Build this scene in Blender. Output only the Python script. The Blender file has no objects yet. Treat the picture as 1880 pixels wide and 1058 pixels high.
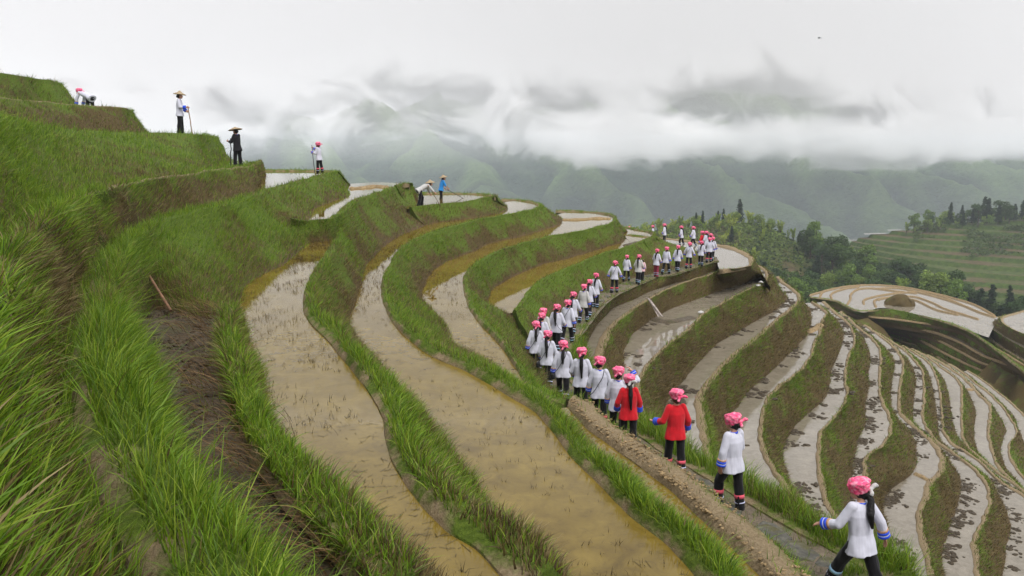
import bpy, bmesh, math, random
import numpy as np
from mathutils import Vector, Matrix, Euler
random.seed(7)
RNG = np.random.default_rng(11)
S = bpy.context.scene
COL = S.collection
# ------------------------------------------------------------------ camera
FPX, CX, CY, HOR = 1462.0, 940.0, 529.0, 270.0
TH = math.atan((CY - HOR) / FPX)
ST, CT = math.sin(TH), math.cos(TH)
def ray(px, py):
    xc, yc = (px - CX) / FPX, (CY - py) / FPX
    return np.array([xc, CT + yc * ST, -ST + yc * CT])
def at(px, py, h):
    r = ray(px, py)
    return r * (h / -r[2])
def atd(px, d, h):
    """point at forward distance d and drop h, in the column px"""
    yc = (d * ST - h * CT) / (d * CT + h * ST)
    t = d / (CT + yc * ST)
    return np.array([(px - CX) / FPX * t, d, -h])
def proj(p):
    p = np.asarray(p, float)
    f = p[..., 1] * CT - p[..., 2] * ST
    u = p[..., 1] * ST + p[..., 2] * CT
    return np.stack([CX + FPX * p[..., 0] / f, CY - FPX * u / f], -1)
def crv(pts, h=None):
    """traced outline points -> points on their own level: (px,py), (px,py,h) or ('d',px,dist[,h])"""
    out = []
    for p in pts:
        if p[0] == 'd':
            out.append(atd(p[1], p[2], p[3] if len(p) > 3 else h))
        else:
            out.append(at(p[0], p[1], p[2] if len(p) > 2 else h))
    return np.array(out)
# ------------------------------------------------------------------ traced terrace outlines
H = dict(W0=.7, W1=1.4, W2=2.1, W3=2.95, P1=2.65, P2=3.5, P3=4.5, P4=5.5, P5=7.8, P6=8.8, P7=10.6, P8=12.3,
         P9=13.8, P10=15.2, P11=16.4, P12=17.5, P13=18.3, P14=19.2, P15=20.2, P16=21.0, P17=21.8, P18=22.2)
I = {}; O = {}
O['W1'] = [(617,318),(606,320),(581,325),(556,332),(532,338),(510,345),(480,353),(455,362),(430,371),(400,381),(360,391),(330,399),(290,411),(255,428)]
I['W1'] = [(476,318),(474,330),(473,345),(472,355),(449,361),(400,370),(350,381),(300,394)]
O['W2'] = [(749,340),(740,341),(725,344),(706,352),(677,361),(645,371),(625,385),(613,397),(604,401)]
I['W2'] = [(640,338),(640,346),(643,359),(613,370),(581,382),(570,403)]
O['W3'] = [(908,362),(896,365),(872,369),(849,373),(806,377),(770,381),(751,383)]
I['W3'] = [(757,345),(764,356),(757,368),(751,377),(748,383)]
O['P1'] = [(615,438),(608,452),(591,474),(577,495),(560,530),(557,569),(570,595),(588,613),(625,655),(661,697),(688,735),(700,770),(706,810),(718,850),(755,907),(813,971),(872,1010),(921,1058),(965,1100)]
I['P1'] = [(566,440),(560,455),(546,466),(522,488),(480,508),(452,530),(440,560),(447,595),(462,635),(480,682),(486,750),(509,795),(545,843),(578,873),(632,922),(690,975),(735,1020),(775,1058),(815,1095)]
O['P2'] = [(992,377),(985,382),(974,386),(926,396),(870,407),(819,420),(785,431),(753,445),(732,460),(713,488),(704,505),(700,535),(706,562),(718,590),(750,623),(794,656),(843,677),(906,711),(965,746),(1004,780),(1048,838),(1102,892),(1151,946),(1210,990),(1254,1034),(1282,1065),(1315,1100)]
I['P2'] = [(931,377),(931,388),(881,399),(806,409),(781,415),(742,431),(717,444),(704,455),(685,474),(674,491),(665,525),(655,558),(647,585),(652,612),(666,633),(696,667),(730,706),(774,750),(818,814),(852,858),(901,927),(955,990),(994,1030),(1019,1058),(1060,1100)]
O['P3'] = [(1126,404),(1118,412),(1094,419),(1064,426),(1024,433),(977,443),(934,456),(902,467),(877,482),(857,497),(850,512),(851,533),(857,556),(872,584),(916,633),(941,667),(962,702),(966,714)]
I['P3'] = [(1030,397),(1032,411),(994,424),(955,435),(900,448),(870,462),(836,475),(802,492),(790,507),(776,541),(790,562),(813,589),(838,628),(870,645),(906,667),(940,697),(960,712)]
O['P4'] = [(1198,433),(1190,438),(1177,443),(1157,452),(1128,461),(1102,468),(1064,484),(1026,499),(1000,510),(981,524),(966,540),(955,556),(940,574)]
I['P4'] = [(1146,425),(1147,434),(1147,444),(1119,452),(1085,463),(1042,476),(1000,485),(955,503),(934,513),(908,531),(898,546),(903,562),(922,571),(938,575)]
PATHL = [(1312,470,7.2),(1275,484,7.2),(1230,497,7.2),(1195,503,7.2),(1160,512,7.15),(1125,528,7.1),(1098,545,7.0),(1078,562,6.95),(1058,580,6.9),(1036,605,6.8),(1012,638,6.65),(998,668,6.5),(1003,700,6.35),(1028,735,6.2),(1060,765,6.15),(1100,795,6.1),(1150,830,6.0),(1200,865,5.9),(1260,905,5.8),(1330,950,5.65),(1400,1000,5.55),(1470,1050,5.5),(1540,1100,5.45)]
PATHR = [(1317,479,7.2),(1277,491,7.2),(1234,505,7.2),(1202,510,7.2),(1177,520,7.15),(1138,537,7.1),(1117,550,7.0),(1104,562,6.95),(1088,580,6.9),(1070,604,6.8),(1048,632,6.65),(1038,662,6.5),(1044,692,6.35),(1064,727,6.2),(1090,752,6.15),(1130,776,6.1),(1172,802,6.0),(1222,836,5.9),(1285,872,5.8),(1365,922,5.65),(1440,965,5.55),(1520,1008,5.5),(1610,1062,5.45)]
O['P5'] = [(1322,500),(1310,503),(1255,519),(1202,542),(1170,561),(1139,582),(1112,605),(1098,631),(1087,663),(1086,690),(1100,725),(1130,752),(1165,775),(1205,806),(1235,828)]
I['P5'] = [(1318,492),(1300,502),(1277,511),(1234,522),(1191,537),(1160,552),(1128,564),(1111,581),(1095,598),(1080,626),(1072,652),(1068,690),(1080,735),(1112,764),(1150,790),(1195,822),(1222,842)]
O['P6'] = [(1388,489),(1399,495),(1406,503),(1403,516),(1385,527),(1353,542),(1327,556),(1288,577),(1270,595),(1248,616),(1212,643),(1187,668),(1170,696),(1163,725),(1172,762),(1195,800),(1220,835)]
I['P6'] = [(1379,490),(1389,501),(1398,510),(1362,522),(1319,535),(1266,556),(1234,567),(1202,584),(1180,600),(1160,616),(1148,645),(1145,672),(1143,705),(1150,745),(1172,790),(1195,830)]
O['P7'] = [(1424,509),(1434,520),(1449,531),(1464,545),(1460,556),(1436,576),(1410,597),(1384,619),(1350,646),(1320,673),(1299,697),(1282,720),(1275,741),(1278,770),(1286,807),(1295,845),(1310,885),(1330,930)]
I['P7'] = [(1420,511),(1428,523),(1437,534),(1447,544),(1447,549),(1428,568),(1396,585),(1364,604),(1316,633),(1277,673),(1254,701),(1241,716),(1229,731),(1222,750),(1221,780),(1224,810),(1232,850),(1250,900)]
O['P8'] = [(1488,556),(1500,563),(1513,574),(1513,580),(1502,596),(1500,615),(1490,640),(1486,656),(1456,690),(1424,711),(1405,733),(1395,758),(1390,795),(1400,838),(1428,886),(1449,920),(1480,965)]
I['P8'] = [(1481,557),(1489,566),(1491,580),(1489,597),(1481,615),(1470,630),(1441,660),(1416,682),(1384,711),(1365,733),(1350,758),(1335,797),(1330,830),(1345,880),(1375,930),(1410,975)]
O['P9'] = [(1508,555),(1526,571),(1544,586),(1557,598),(1566,617),(1566,632),(1556,653),(1549,680),(1552,722),(1546,745),(1527,769),(1503,794),(1500,812),(1498,850),(1508,914),(1525,945),(1555,985)]
I['P9'] = [(1504,556),(1520,573),(1537,587),(1546,602),(1551,612),(1549,627),(1536,660),(1526,682),(1526,705),(1514,733),(1493,752),(1469,773),(1458,784),(1441,820),(1438,845),(1449,879),(1466,910),(1490,940),(1520,985)]
O['P10'] = [(1541,573),(1574,603),(1596,621),(1612,642),(1614,662),(1612,688),(1612,720),(1616,740),(1626,758),(1632,780),(1627,801),(1612,821),(1584,845),(1584,875),(1576,918),(1574,960),(1590,1010)]
I['P10'] = [(1537,575),(1560,592),(1576,610),(1587,622),(1599,655),(1595,684),(1595,709),(1592,737),(1590,756),(1592,777),(1578,799),(1573,828),(1568,850),(1566,880),(1562,905),(1560,935),(1565,975),(1575,1015)]
O['P11'] = [(1586,598),(1619,622),(1640,640),(1652,658),(1656,675),(1649,711),(1648,752),(1661,773),(1677,787),(1703,809),(1720,833),(1724,850),(1718,869),(1699,888),(1693,912),(1682,939),(1682,965),(1688,995),(1697,1024),(1701,1058),(1706,1100)]
I['P11'] = [(1583,600),(1606,622),(1635,648),(1643,669),(1637,709),(1639,752),(1656,773),(1672,791),(1680,806),(1686,838),(1678,867),(1655,885),(1630,905),(1624,930),(1632,982),(1645,1030),(1655,1058),(1668,1100)]
O['P12'] = [(1610,612),(1642,633),(1663,648),(1684,671),(1693,692),(1693,739),(1691,765),(1701,792),(1716,812),(1736,826),(1754,839),(1786,865),(1805,888),(1813,918),(1803,952),(1786,982),(1783,1003),(1786,1037),(1789,1058),(1794,1100)]
I['P12'] = [(1605,613),(1638,636),(1656,650),(1671,665),(1682,690),(1678,748),(1678,773),(1690,793),(1710,814),(1724,828),(1740,842),(1755,860),(1766,882),(1763,922),(1752,952),(1742,985),(1733,1003),(1733,1037),(1735,1058),(1740,1100)]
O['P13'] = [(1655,636),(1680,650),(1705,669),(1716,692),(1723,722),(1728,769),(1730,794),(1742,813),(1768,830),(1800,852),(1830,882),(1859,901),(1882,916),(1910,945),(1925,985),(1925,1058),(1925,1100)]
I['P13'] = [(1650,637),(1676,651),(1693,665),(1707,692),(1715,722),(1722,769),(1725,799),(1736,815),(1760,834),(1790,856),(1822,884),(1837,910),(1852,939),(1857,971),(1850,1003),(1846,1035),(1843,1058),(1845,1100)]
O['P14'] = [(1670,641),(1697,654),(1722,673),(1752,695),(1763,718),(1763,769),(1765,805),(1777,826),(1800,846),(1835,873),(1855,886),(1890,915),(1930,950)]
I['P14'] = [(1668,642),(1693,656),(1716,677),(1735,699),(1744,735),(1750,773),(1756,806),(1768,830),(1790,850),(1825,876),(1848,890),(1880,920),(1915,955)]
O['P15'] = [(1700,652),(1730,670),(1760,690),(1784,712),(1795,726),(1808,738),(1816,753),(1811,786),(1812,807),(1822,838),(1830,858),(1852,882),(1885,910)]
I['P15'] = [(1697,653),(1725,672),(1752,694),(1773,713),(1781,725),(1788,740),(1792,758),(1789,790),(1792,818),(1800,845),(1813,863),(1840,884),(1875,915)]
O['P16'] = [(1740,669),(1765,685),(1790,705),(1812,722),(1829,738),(1845,756),(1850,766),(1863,786),(1862,801),(1852,814),(1850,833),(1860,856),(1878,880),(1900,905)]
I['P16'] = [(1737,671),(1760,687),(1785,708),(1800,722),(1815,737),(1827,752),(1834,762),(1848,786),(1842,807),(1838,828),(1845,852),(1862,876),(1885,905)]
O['P17'] = [(1775,681),(1801,698),(1830,720),(1855,741),(1882,768),(1910,800),(1930,840)]
I['P17'] = [(1772,683),(1797,704),(1812,716),(1841,742),(1863,766),(1868,780),(1878,800),(1890,830)]
DITCHL = [(1037,750),(1055,776),(1078,804),(1120,847),(1165,892),(1230,945),(1300,1002),(1354,1058),(1395,1100)]
DITCHR = [(1042,747),(1075,784),(1133,829),(1197,876),(1229,899),(1262,930),(1300,966),(1391,1056),(1435,1100)]
# ------------------------------------------------------------------ mesh and noise helpers
def link(o, parent=None):
    COL.objects.link(o)
    if parent is not None:
        o.parent = parent
    return o
def tag(o, label=None, cat=None, group=None, kind=None):
    for k, v in (('label', label), ('category', cat), ('group', group), ('kind', kind)):
        if v:
            o[k] = v
    return o
def mesh_np(name, V, F, mat=None, smooth=True, attrs=None, cols=None, mats=None, fmat=None):
    """V (n,3), F list of index arrays (tris and/or quads)"""
    me = bpy.data.meshes.new(name)
    V = np.asarray(V, np.float32)
    FS = [np.asarray(f, np.int32) for f in (F if isinstance(F, list) else [F]) if len(f)]
    loops = np.concatenate([f.ravel() for f in FS])
    tot = np.concatenate([np.full(len(f), f.shape[1], np.int32) for f in FS])
    start = np.r_[0, np.cumsum(tot)[:-1]].astype(np.int32)
    me.vertices.add(len(V)); me.vertices.foreach_set('co', V.ravel())
    me.loops.add(len(loops)); me.loops.foreach_set('vertex_index', loops)
    me.polygons.add(len(tot)); me.polygons.foreach_set('loop_start', start); me.polygons.foreach_set('loop_total', tot)
    me.polygons.foreach_set('use_smooth', np.full(len(tot), smooth, bool))
    for k, a in (attrs or {}).items():
        at_ = me.attributes.new(k, 'FLOAT', 'POINT'); at_.data.foreach_set('value', np.asarray(a, np.float32))
    if cols is not None:
        ca = me.attributes.new('Col', 'FLOAT_COLOR', 'POINT')
        ca.data.foreach_set('color', np.c_[cols, np.ones(len(cols))].astype(np.float32).ravel())
    for m in (mats or ([mat] if mat else [])):
        me.materials.append(m)
    if fmat is not None:
        me.polygons.foreach_set('material_index', np.asarray(fmat, np.int32))
    me.update(calc_edges=True); me.validate()
    return me
def obj(name, me, parent=None):
    return link(bpy.data.objects.new(name, me), parent)
def structure(name, me):
    return tag(obj(name, me), kind='structure')
def _hash(ix, iy, iz, s):
    n = (ix * 374761393 + iy * 668265263 + iz * 2147483647 + s * 1274126177) & 0xFFFFFFFF
    n = ((n ^ (n >> 13)) * 1274126177) & 0xFFFFFFFF
    n = (n ^ (n >> 16)) & 0xFFFFFFFF
    return n.astype(np.float64) / 4294967295.0
def vnoise(P, sc=1.0, seed=0):
    P = np.asarray(P, float) * sc
    i = np.floor(P).astype(np.int64); f = P - i; f = f * f * (3 - 2 * f)
    r = 0
    for a in (0, 1):
        for b in (0, 1):
            for c in (0, 1):
                w = (f[:, 0] if a else 1 - f[:, 0]) * (f[:, 1] if b else 1 - f[:, 1]) * (f[:, 2] if c else 1 - f[:, 2])
                r = r + w * _hash(i[:, 0] + a, i[:, 1] + b, i[:, 2] + c, seed)
    return r
def fbm(P, sc=1.0, seed=0, oct=4):
    r, a, t = 0, 1.0, 0
    for k in range(oct):
        r = r + a * vnoise(P, sc * 2.03 ** k, seed + 17 * k); t += a; a *= .5
    return r / t
def catmull(P, n=8):
    P = np.asarray(P, float)
    Q = np.vstack([2 * P[0] - P[1], P, 2 * P[-1] - P[-2]])
    out = []
    for k in range(1, len(Q) - 2):
        p0, p1, p2, p3 = Q[k - 1:k + 3]
        for t in np.arange(n) / n:
            out.append(.5 * (2 * p1 + (p2 - p0) * t + (2 * p0 - 5 * p1 + 4 * p2 - p3) * t * t + (3 * p1 - p0 - 3 * p2 + p3) * t ** 3))
    out.append(P[-1])
    return np.array(out)
def seg_resample(P, n):
    d = np.r_[0, np.cumsum(np.linalg.norm(np.diff(P, axis=0), axis=1))]
    t = np.linspace(0, d[-1], n)
    return np.stack([np.interp(t, d, P[:, k]) for k in range(P.shape[1])], -1)
def pair(A, B, anchors=None, step=5.0):
    """two outlines resampled to the same count, matching the anchored control points"""
    K = 8
    CA, CB = catmull(A, K), catmull(B, K)
    anchors = anchors or [(0, 0), (len(A) - 1, len(B) - 1)]
    ra, rb = [], []
    for (a0, b0), (a1, b1) in zip(anchors[:-1], anchors[1:]):
        sa, sb = CA[a0 * K:a1 * K + 1], CB[b0 * K:b1 * K + 1]
        L = max(np.linalg.norm(np.diff(proj(s), axis=0), axis=1).sum() for s in (sa, sb))
        n = int(np.clip(L / step, 4, 260)) + 1
        qa, qb = seg_resample(sa, n), seg_resample(sb, n)
        if ra: qa, qb = qa[1:], qb[1:]
        ra.append(qa); rb.append(qb)
    return np.vstack(ra), np.vstack(rb)
def grid_faces(n, m):
    i = np.arange(n - 1)[:, None] * m + np.arange(m - 1)[None, :]
    return np.stack([i, i + 1, i + m + 1, i + m], -1).reshape(-1, 4)
# ------------------------------------------------------------------ material helpers
def new_mat(name):
    m = bpy.data.materials.new(name); m.use_nodes = True
    nt = m.node_tree
    return m, nt, nt.nodes['Principled BSDF']
def N(nt, typ, **kw):
    n = nt.nodes.new(typ)
    for k, v in kw.items():
        if k in n.inputs: n.inputs[k].default_value = v
        else: setattr(n, k, v)
    return n
def ramp(nt, fac, stops, interp='LINEAR'):
    r = nt.nodes.new('ShaderNodeValToRGB'); r.color_ramp.interpolation = interp
    e = r.color_ramp.elements
    while len(e) < len(stops): e.new(.5)
    for k, (p, c) in enumerate(stops):
        e[k].position = p
        e[k].color = (c if isinstance(c, tuple) else (c, c, c)) + (1,)
    nt.links.new(fac, r.inputs['Fac'])
    return r.outputs['Color']
def mixc(nt, fac, a, b):
    m = nt.nodes.new('ShaderNodeMix'); m.data_type = 'RGBA'
    for s, v in ((m.inputs['Factor'], fac), (m.inputs['A'], a), (m.inputs['B'], b)):
        if hasattr(v, 'is_linked'): nt.links.new(v, s)
        else: s.default_value = v if not isinstance(v, tuple) else v + (1,)
    return m.outputs['Result']
def noise(nt, scale, detail=4, rough=.55, vec=None, dist=0.0):
    n = N(nt, 'ShaderNodeTexNoise', Scale=scale, Detail=detail, Roughness=rough, Distortion=dist)
    if vec is not None: nt.links.new(vec, n.inputs['Vector'])
    return n.outputs['Fac']
def objco(nt):
    return nt.nodes.new('ShaderNodeTexCoord').outputs['Object']
def bump(nt, height, bsdf, strength=.5, dist=.05):
    b = N(nt, 'ShaderNodeBump', Strength=strength, Distance=dist)
    nt.links.new(height, b.inputs['Height']); nt.links.new(b.outputs['Normal'], bsdf.inputs['Normal'])
def attr(nt, name, out='Fac'):
    a = nt.nodes.new('ShaderNodeAttribute'); a.attribute_name = name
    return a.outputs[out]
def math_(nt, op, a, b=0.0, clamp=False):
    m = nt.nodes.new('ShaderNodeMath'); m.operation = op; m.use_clamp = clamp
    for k, v in enumerate((a, b)):
        if hasattr(v, 'is_linked'): nt.links.new(v, m.inputs[k])
        else: m.inputs[k].default_value = v
    return m.outputs[0]
def plain(name, col, rough=.8, var=.12, scale=6.0, spec=.3):
    m, nt, b = new_mat(name)
    f = noise(nt, scale, 5, .6, objco(nt))
    d = tuple(c * (1 - var * 2) for c in col); l = tuple(min(1, c * (1 + var)) for c in col)
    nt.links.new(ramp(nt, f, [(.3, d), (.7, l)]), b.inputs['Base Color'])
    b.inputs['Roughness'].default_value = rough; b.inputs['Specular IOR Level'].default_value = spec
    return m
# ------------------------------------------------------------------ materials of the land
def bank_material(name, lush):
    m, nt, b = new_mat(name)
    co = objco(nt)
    v = attr(nt, 'bv'); big = noise(nt, .55, 3, .6, co); mid = noise(nt, 2.3, 5, .65, co); fine = noise(nt, 22, 6, .7, co)
    soil = ramp(nt, fine, [(.25, (.045, .03, .016)), (.55, (.10, .068, .034)), (.8, (.17, .125, .07))])
    grassg = ramp(nt, fine, [(.25, (.035, .058, .007)), (.55, (.09, .135, .015)), (.8, (.16, .21, .03))])
    dry = ramp(nt, fine, [(.25, (.03, .021, .008)), (.55, (.085, .060, .022)), (.8, (.16, .118, .048))])
    g = math_(nt, 'ADD', math_(nt, 'MULTIPLY', big, 1.3), math_(nt, 'MULTIPLY', mid, .7))
    g = math_(nt, 'SUBTRACT', g, math_(nt, 'MULTIPLY', v, .5 if lush else .62))
    gf = ramp(nt, g, [(.56, 0.0), (.82, 1.0)] if lush else [(.74, 0.0), (1.0, 1.0)])
    c = mixc(nt, gf, dry, grassg)
    toe = ramp(nt, math_(nt, 'ADD', v, math_(nt, 'MULTIPLY', mid, .12)), [(.93, 0.0), (1.02, 1.0)])
    c = mixc(nt, toe, c, soil)
    dirt = ramp(nt, fine, [(.2, (.13, .092, .05)), (.5, (.24, .18, .105)), (.8, (.34, .27, .17))])
    crest = math_(nt, 'ADD', v, math_(nt, 'MULTIPLY', math_(nt, 'SUBTRACT', mid, .5), .35 if lush else .12))
    cf = ramp(nt, crest, [(.0, 1.0), (.06, 0.0)] if lush else [(.10, 1.0), (.17, 0.0)])
    c = mixc(nt, cf, c, dirt)
    nt.links.new(c, b.inputs['Base Color'])
    b.inputs['Roughness'].default_value = .9; b.inputs['Specular IOR Level'].default_value = .15
    bump(nt, math_(nt, 'ADD', fine, mid), b, .9, .06)
    return m
MB_LUSH, MB_DRY = bank_material('lush_bank', True), bank_material('dry_bank', False)
def water_material(name, deep=(.09, .058, .009), pale=(.205, .145, .030), weed=.28):
    m, nt, b = new_mat(name)
    co = objco(nt)
    big = noise(nt, .7, 4, .6, co, .6); mid = noise(nt, 3.2, 5, .62, co, .8); fine = noise(nt, 14, 5, .7, co)
    c = ramp(nt, math_(nt, 'ADD', math_(nt, 'MULTIPLY', mid, .6), math_(nt, 'MULTIPLY', big, .4)), [(.30, deep), (.5, tuple((a + q) / 2 for a, q in zip(deep, pale))), (.70, pale)])
    wn = noise(nt, 6.0, 6, .72, co, 1.4)
    wf = math_(nt, 'MULTIPLY', ramp(nt, wn, [(.54, 0.0), (.66, 1.0)]), weed)
    c = mixc(nt, wf, c, (.045, .030, .009))
    c = mixc(nt, math_(nt, 'MULTIPLY', ramp(nt, fine, [(.5, 0.0), (.75, 1.0)]), .14), c, (.05, .033, .012))
    nt.links.new(c, b.inputs['Base Color'])
    b.inputs['Roughness'].default_value = .015; b.inputs['IOR'].default_value = 1.333
    b.inputs['Specular IOR Level'].default_value = .3 if name == 'muddy_water' else .5
    bump(nt, noise(nt, 7, 3, .5, co), b, .015, .01)
    return m
MW = water_material('muddy_water')
MW_LOW = water_material('muddy_water_low', (.13, .11, .08), (.25, .218, .168), .2)
def mud_material():
    m, nt, b = new_mat('wet_mud')
    co = objco(nt)
    big = noise(nt, 1.3, 4, .6, co); fine = noise(nt, 13, 7, .72, co)
    c = ramp(nt, fine, [(.28, (.016, .011, .007)), (.5, (.062, .044, .022)), (.74, (.13, .095, .05))])
    c = mixc(nt, ramp(nt, big, [(.5, 0.0), (.72, .6)]), c, (.045, .06, .014))
    nt.links.new(c, b.inputs['Base Color'])
    nt.links.new(ramp(nt, big, [(.3, .45), (.6, .95)]), b.inputs['Roughness'])
    bump(nt, fine, b, .9, .05)
    return m
M_MUD = mud_material()
M_DIRT = plain('pale_dry_dirt', (.27, .195, .105), .95, .3, 9, .1)
M_CLOD = plain('dark_wet_clods', (.058, .042, .024), .75, .35, 20)
def blade_material():
    m, nt, b = new_mat('grass_blades')
    c = attr(nt, 'Col', 'Color')
    nt.links.new(c, b.inputs['Base Color'])
    b.inputs['Roughness'].default_value = .55; b.inputs['Specular IOR Level'].default_value = .3
    t = nt.nodes.new('ShaderNodeBsdfTranslucent'); nt.links.new(c, t.inputs['Color'])
    mx = N(nt, 'ShaderNodeMixShader'); mx.inputs[0].default_value = .35
    nt.links.new(b.outputs[0], mx.inputs[1]); nt.links.new(t.outputs[0], mx.inputs[2])
    nt.links.new(mx.outputs[0], nt.nodes['Material Output'].inputs['Surface'])
    return m
M_BLADE = blade_material()
# ------------------------------------------------------------------ figures: solids fused into one skin
def v3(*a): return np.array(a, float)
def unit(v): v = np.asarray(v, float); return v / (np.linalg.norm(v) + 1e-12)
def frame(d):
    d = unit(d); x = np.cross(d, [0, 0, 1.0] if abs(d[2]) < .9 else [0, 1.0, 0]); x = unit(x); return x, np.cross(x, d), d
def limb(p0, p1, r0, r1, sides=12, caps=3):
    p0, p1 = np.array(p0, float), np.array(p1, float); x, y, d = frame(p1 - p0); L = np.linalg.norm(p1 - p0)
    prof = [(-r0 * math.cos(t), r0 * math.sin(t)) for t in np.linspace(.12, math.pi / 2, caps + 1)]
    prof += [(L + r1 * math.cos(t), r1 * math.sin(t)) for t in np.linspace(math.pi / 2, .12, caps + 1)]
    return revolve(p0, x, y, d, prof, sides)
def revolve(p0, x, y, d, prof, sides=14):
    th = np.arange(sides) / sides * 2 * np.pi
    V = [p0 + d * h + r * (x * math.cos(t) + y * math.sin(t)) for h, r in prof for t in th]
    F = [(k * sides + j, k * sides + (j + 1) % sides, (k + 1) * sides + (j + 1) % sides, (k + 1) * sides + j) for k in range(len(prof) - 1) for j in range(sides)]
    n = len(V); V += [p0 + d * prof[0][0], p0 + d * prof[-1][0]]
    T = [(n, (j + 1) % sides, j, j) for j in range(sides)] + [(n + 1, n - sides + j, n - sides + (j + 1) % sides, n - sides + (j + 1) % sides) for j in range(sides)]
    return np.array(V), np.array(F + T)
def rings(rs, sides=28):
    """stack of (centre, rx, ry) horizontal ellipses closed at both ends"""
    th = np.arange(sides) / sides * 2 * np.pi; V = []
    for c_, rx, ry in rs:
        for t in th:
            V.append((c_[0] + rx * np.sign(math.cos(t)) * abs(math.cos(t)) ** .9, c_[1] + ry * math.sin(t), c_[2]))
    n = len(rs)
    F = [(k * sides + j, k * sides + (j + 1) % sides, (k + 1) * sides + (j + 1) % sides, (k + 1) * sides + j) for k in range(n - 1) for j in range(sides)]
    m = len(V); V += [tuple(rs[0][0]), tuple(rs[-1][0])]
    F += [(m, (j + 1) % sides, j, j) for j in range(sides)] + [(m + 1, (n - 1) * sides + j, (n - 1) * sides + (j + 1) % sides, (n - 1) * sides + (j + 1) % sides) for j in range(sides)]
    return np.array(V, float), np.array(F)
def ell(c_, r, rot=None, sides=16):
    prof = [(-math.cos(t), math.sin(t)) for t in np.linspace(.1, math.pi - .1, 9)]
    V, F = revolve(v3(0, 0, 0), v3(1, 0, 0), v3(0, 1, 0), v3(0, 0, 1), prof, sides)
    V = V * np.array(r)
    if rot is not None: V = V @ np.array(Euler(rot).to_matrix()).T
    return V + np.array(c_), F
def tris(F):
    out = []
    for f in F:
        out.append((f[0], f[1], f[2]))
        if f[3] != f[2]: out.append((f[0], f[2], f[3]))
    return np.array(out)
def fuse(name, parts, vox, smooth=3, disp=None, mat=None):
    V, F, o = [], [], 0
    for v, f in parts:
        V.append(v); F.append(tris(f) + o); o += len(v)
    me = mesh_np('tmp', np.vstack(V), np.vstack(F))
    ob = bpy.data.objects.new('tmp', me); COL.objects.link(ob)
    r = ob.modifiers.new('r', 'REMESH'); r.mode = 'VOXEL'; r.voxel_size = vox; r.use_smooth_shade = True
    if smooth:
        s = ob.modifiers.new('s', 'SMOOTH'); s.factor = .5; s.iterations = smooth
    dg = bpy.context.evaluated_depsgraph_get()
    out = bpy.data.meshes.new_from_object(ob.evaluated_get(dg)); out.name = name
    bpy.data.objects.remove(ob); bpy.data.meshes.remove(me)
    if disp:
        n = len(out.vertices); co = np.zeros(n * 3, np.float32); no = np.zeros(n * 3, np.float32)
        out.vertices.foreach_get('co', co); out.vertices.foreach_get('normal', no)
        co = co.reshape(-1, 3).astype(float); no = no.reshape(-1, 3)
        co = co + no * disp(co)[:, None]
        out.vertices.foreach_set('co', co.astype(np.float32).ravel()); out.update()
    out.materials.clear()
    if mat: out.materials.append(mat)
    out.polygons.foreach_set('use_smooth', np.ones(len(out.polygons), bool))
    out.polygons.foreach_set('material_index', np.zeros(len(out.polygons), np.int32))
    return out
def cloth(name, col, rough=.85, var=.06):
    m, nt, b = new_mat(name); co = objco(nt); f = noise(nt, 9, 4, .6, co); w = noise(nt, 160, 2, .5, co)
    nt.links.new(ramp(nt, f, [(.3, tuple(q * (1 - var) for q in col)), (.7, tuple(min(1, q * (1 + var)) for q in col))]), b.inputs['Base Color'])
    b.inputs['Roughness'].default_value = rough; b.inputs['Specular IOR Level'].default_value = .15
    b.inputs['Sheen Weight'].default_value = .15; bump(nt, w, b, .25, .002)
    return m
C_WHITE = cloth('white_cotton', (.51, .51, .585)); C_CREAM = cloth('cream_cotton', (.43, .42, .41)); C_RED = cloth('red_cotton', (.50, .010, .018), var=.15)
C_BLACK = cloth('black_cotton', (.005, .0045, .006), var=.3); C_BLUE = cloth('blue_cuff_cloth', (.018, .07, .58)); C_TRIM = cloth('embroidered_trim', (.42, .24, .14), var=.5)
C_LINE = cloth('white_braid', (.55, .56, .75)); C_BAND = cloth('red_band_cloth', (.62, .09, .13), var=.3); C_AQUA = cloth('pale_blue_band_cloth', (.25, .42, .55), var=.5)
C_SKY = cloth('bright_blue_cloth', (.02, .20, .52)); C_GREEN = cloth('green_boot_rubber', (.012, .085, .06), .5); C_PINK2 = cloth('pale_pink_cloth', (.68, .45, .48))
def scarf_material():
    m, nt, b = new_mat('pink_headscarf'); co = objco(nt)
    a = noise(nt, 13, 3, .6, co, .5); g = noise(nt, 55, 3, .6, co)
    c_ = mixc(nt, math_(nt, 'MULTIPLY', ramp(nt, a, [(.46, 0.0), (.64, 1.0)]), .6), (.74, .07, .18), (.78, .40, .50))
    c_ = mixc(nt, math_(nt, 'MULTIPLY', ramp(nt, g, [(.58, 0.0), (.64, 1.0)]), .4), c_, (.85, .6, .66))
    nt.links.new(c_, b.inputs['Base Color']); b.inputs['Roughness'].default_value = .8; b.inputs['Specular IOR Level'].default_value = .2
    return m
C_SCARF = scarf_material()
M_SKIN = plain('skin', (.42, .22, .145), .55, .06, 14, .35); M_HAIR = plain('black_hair', (.006, .005, .005), .6, .35, 60, .25); M_BROWNHAIR = plain('brown_hair', (.05, .028, .016), .5, .35, 60, .5)
M_SHOE = plain('dark_shoes', (.02, .018, .018), .6, .3, 20); M_STRAW = plain('woven_straw', (.34, .26, .16), .9, .22, 45); M_BAG = plain('black_bag', (.014, .014, .016), .5, .3, 20, .4)
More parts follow.
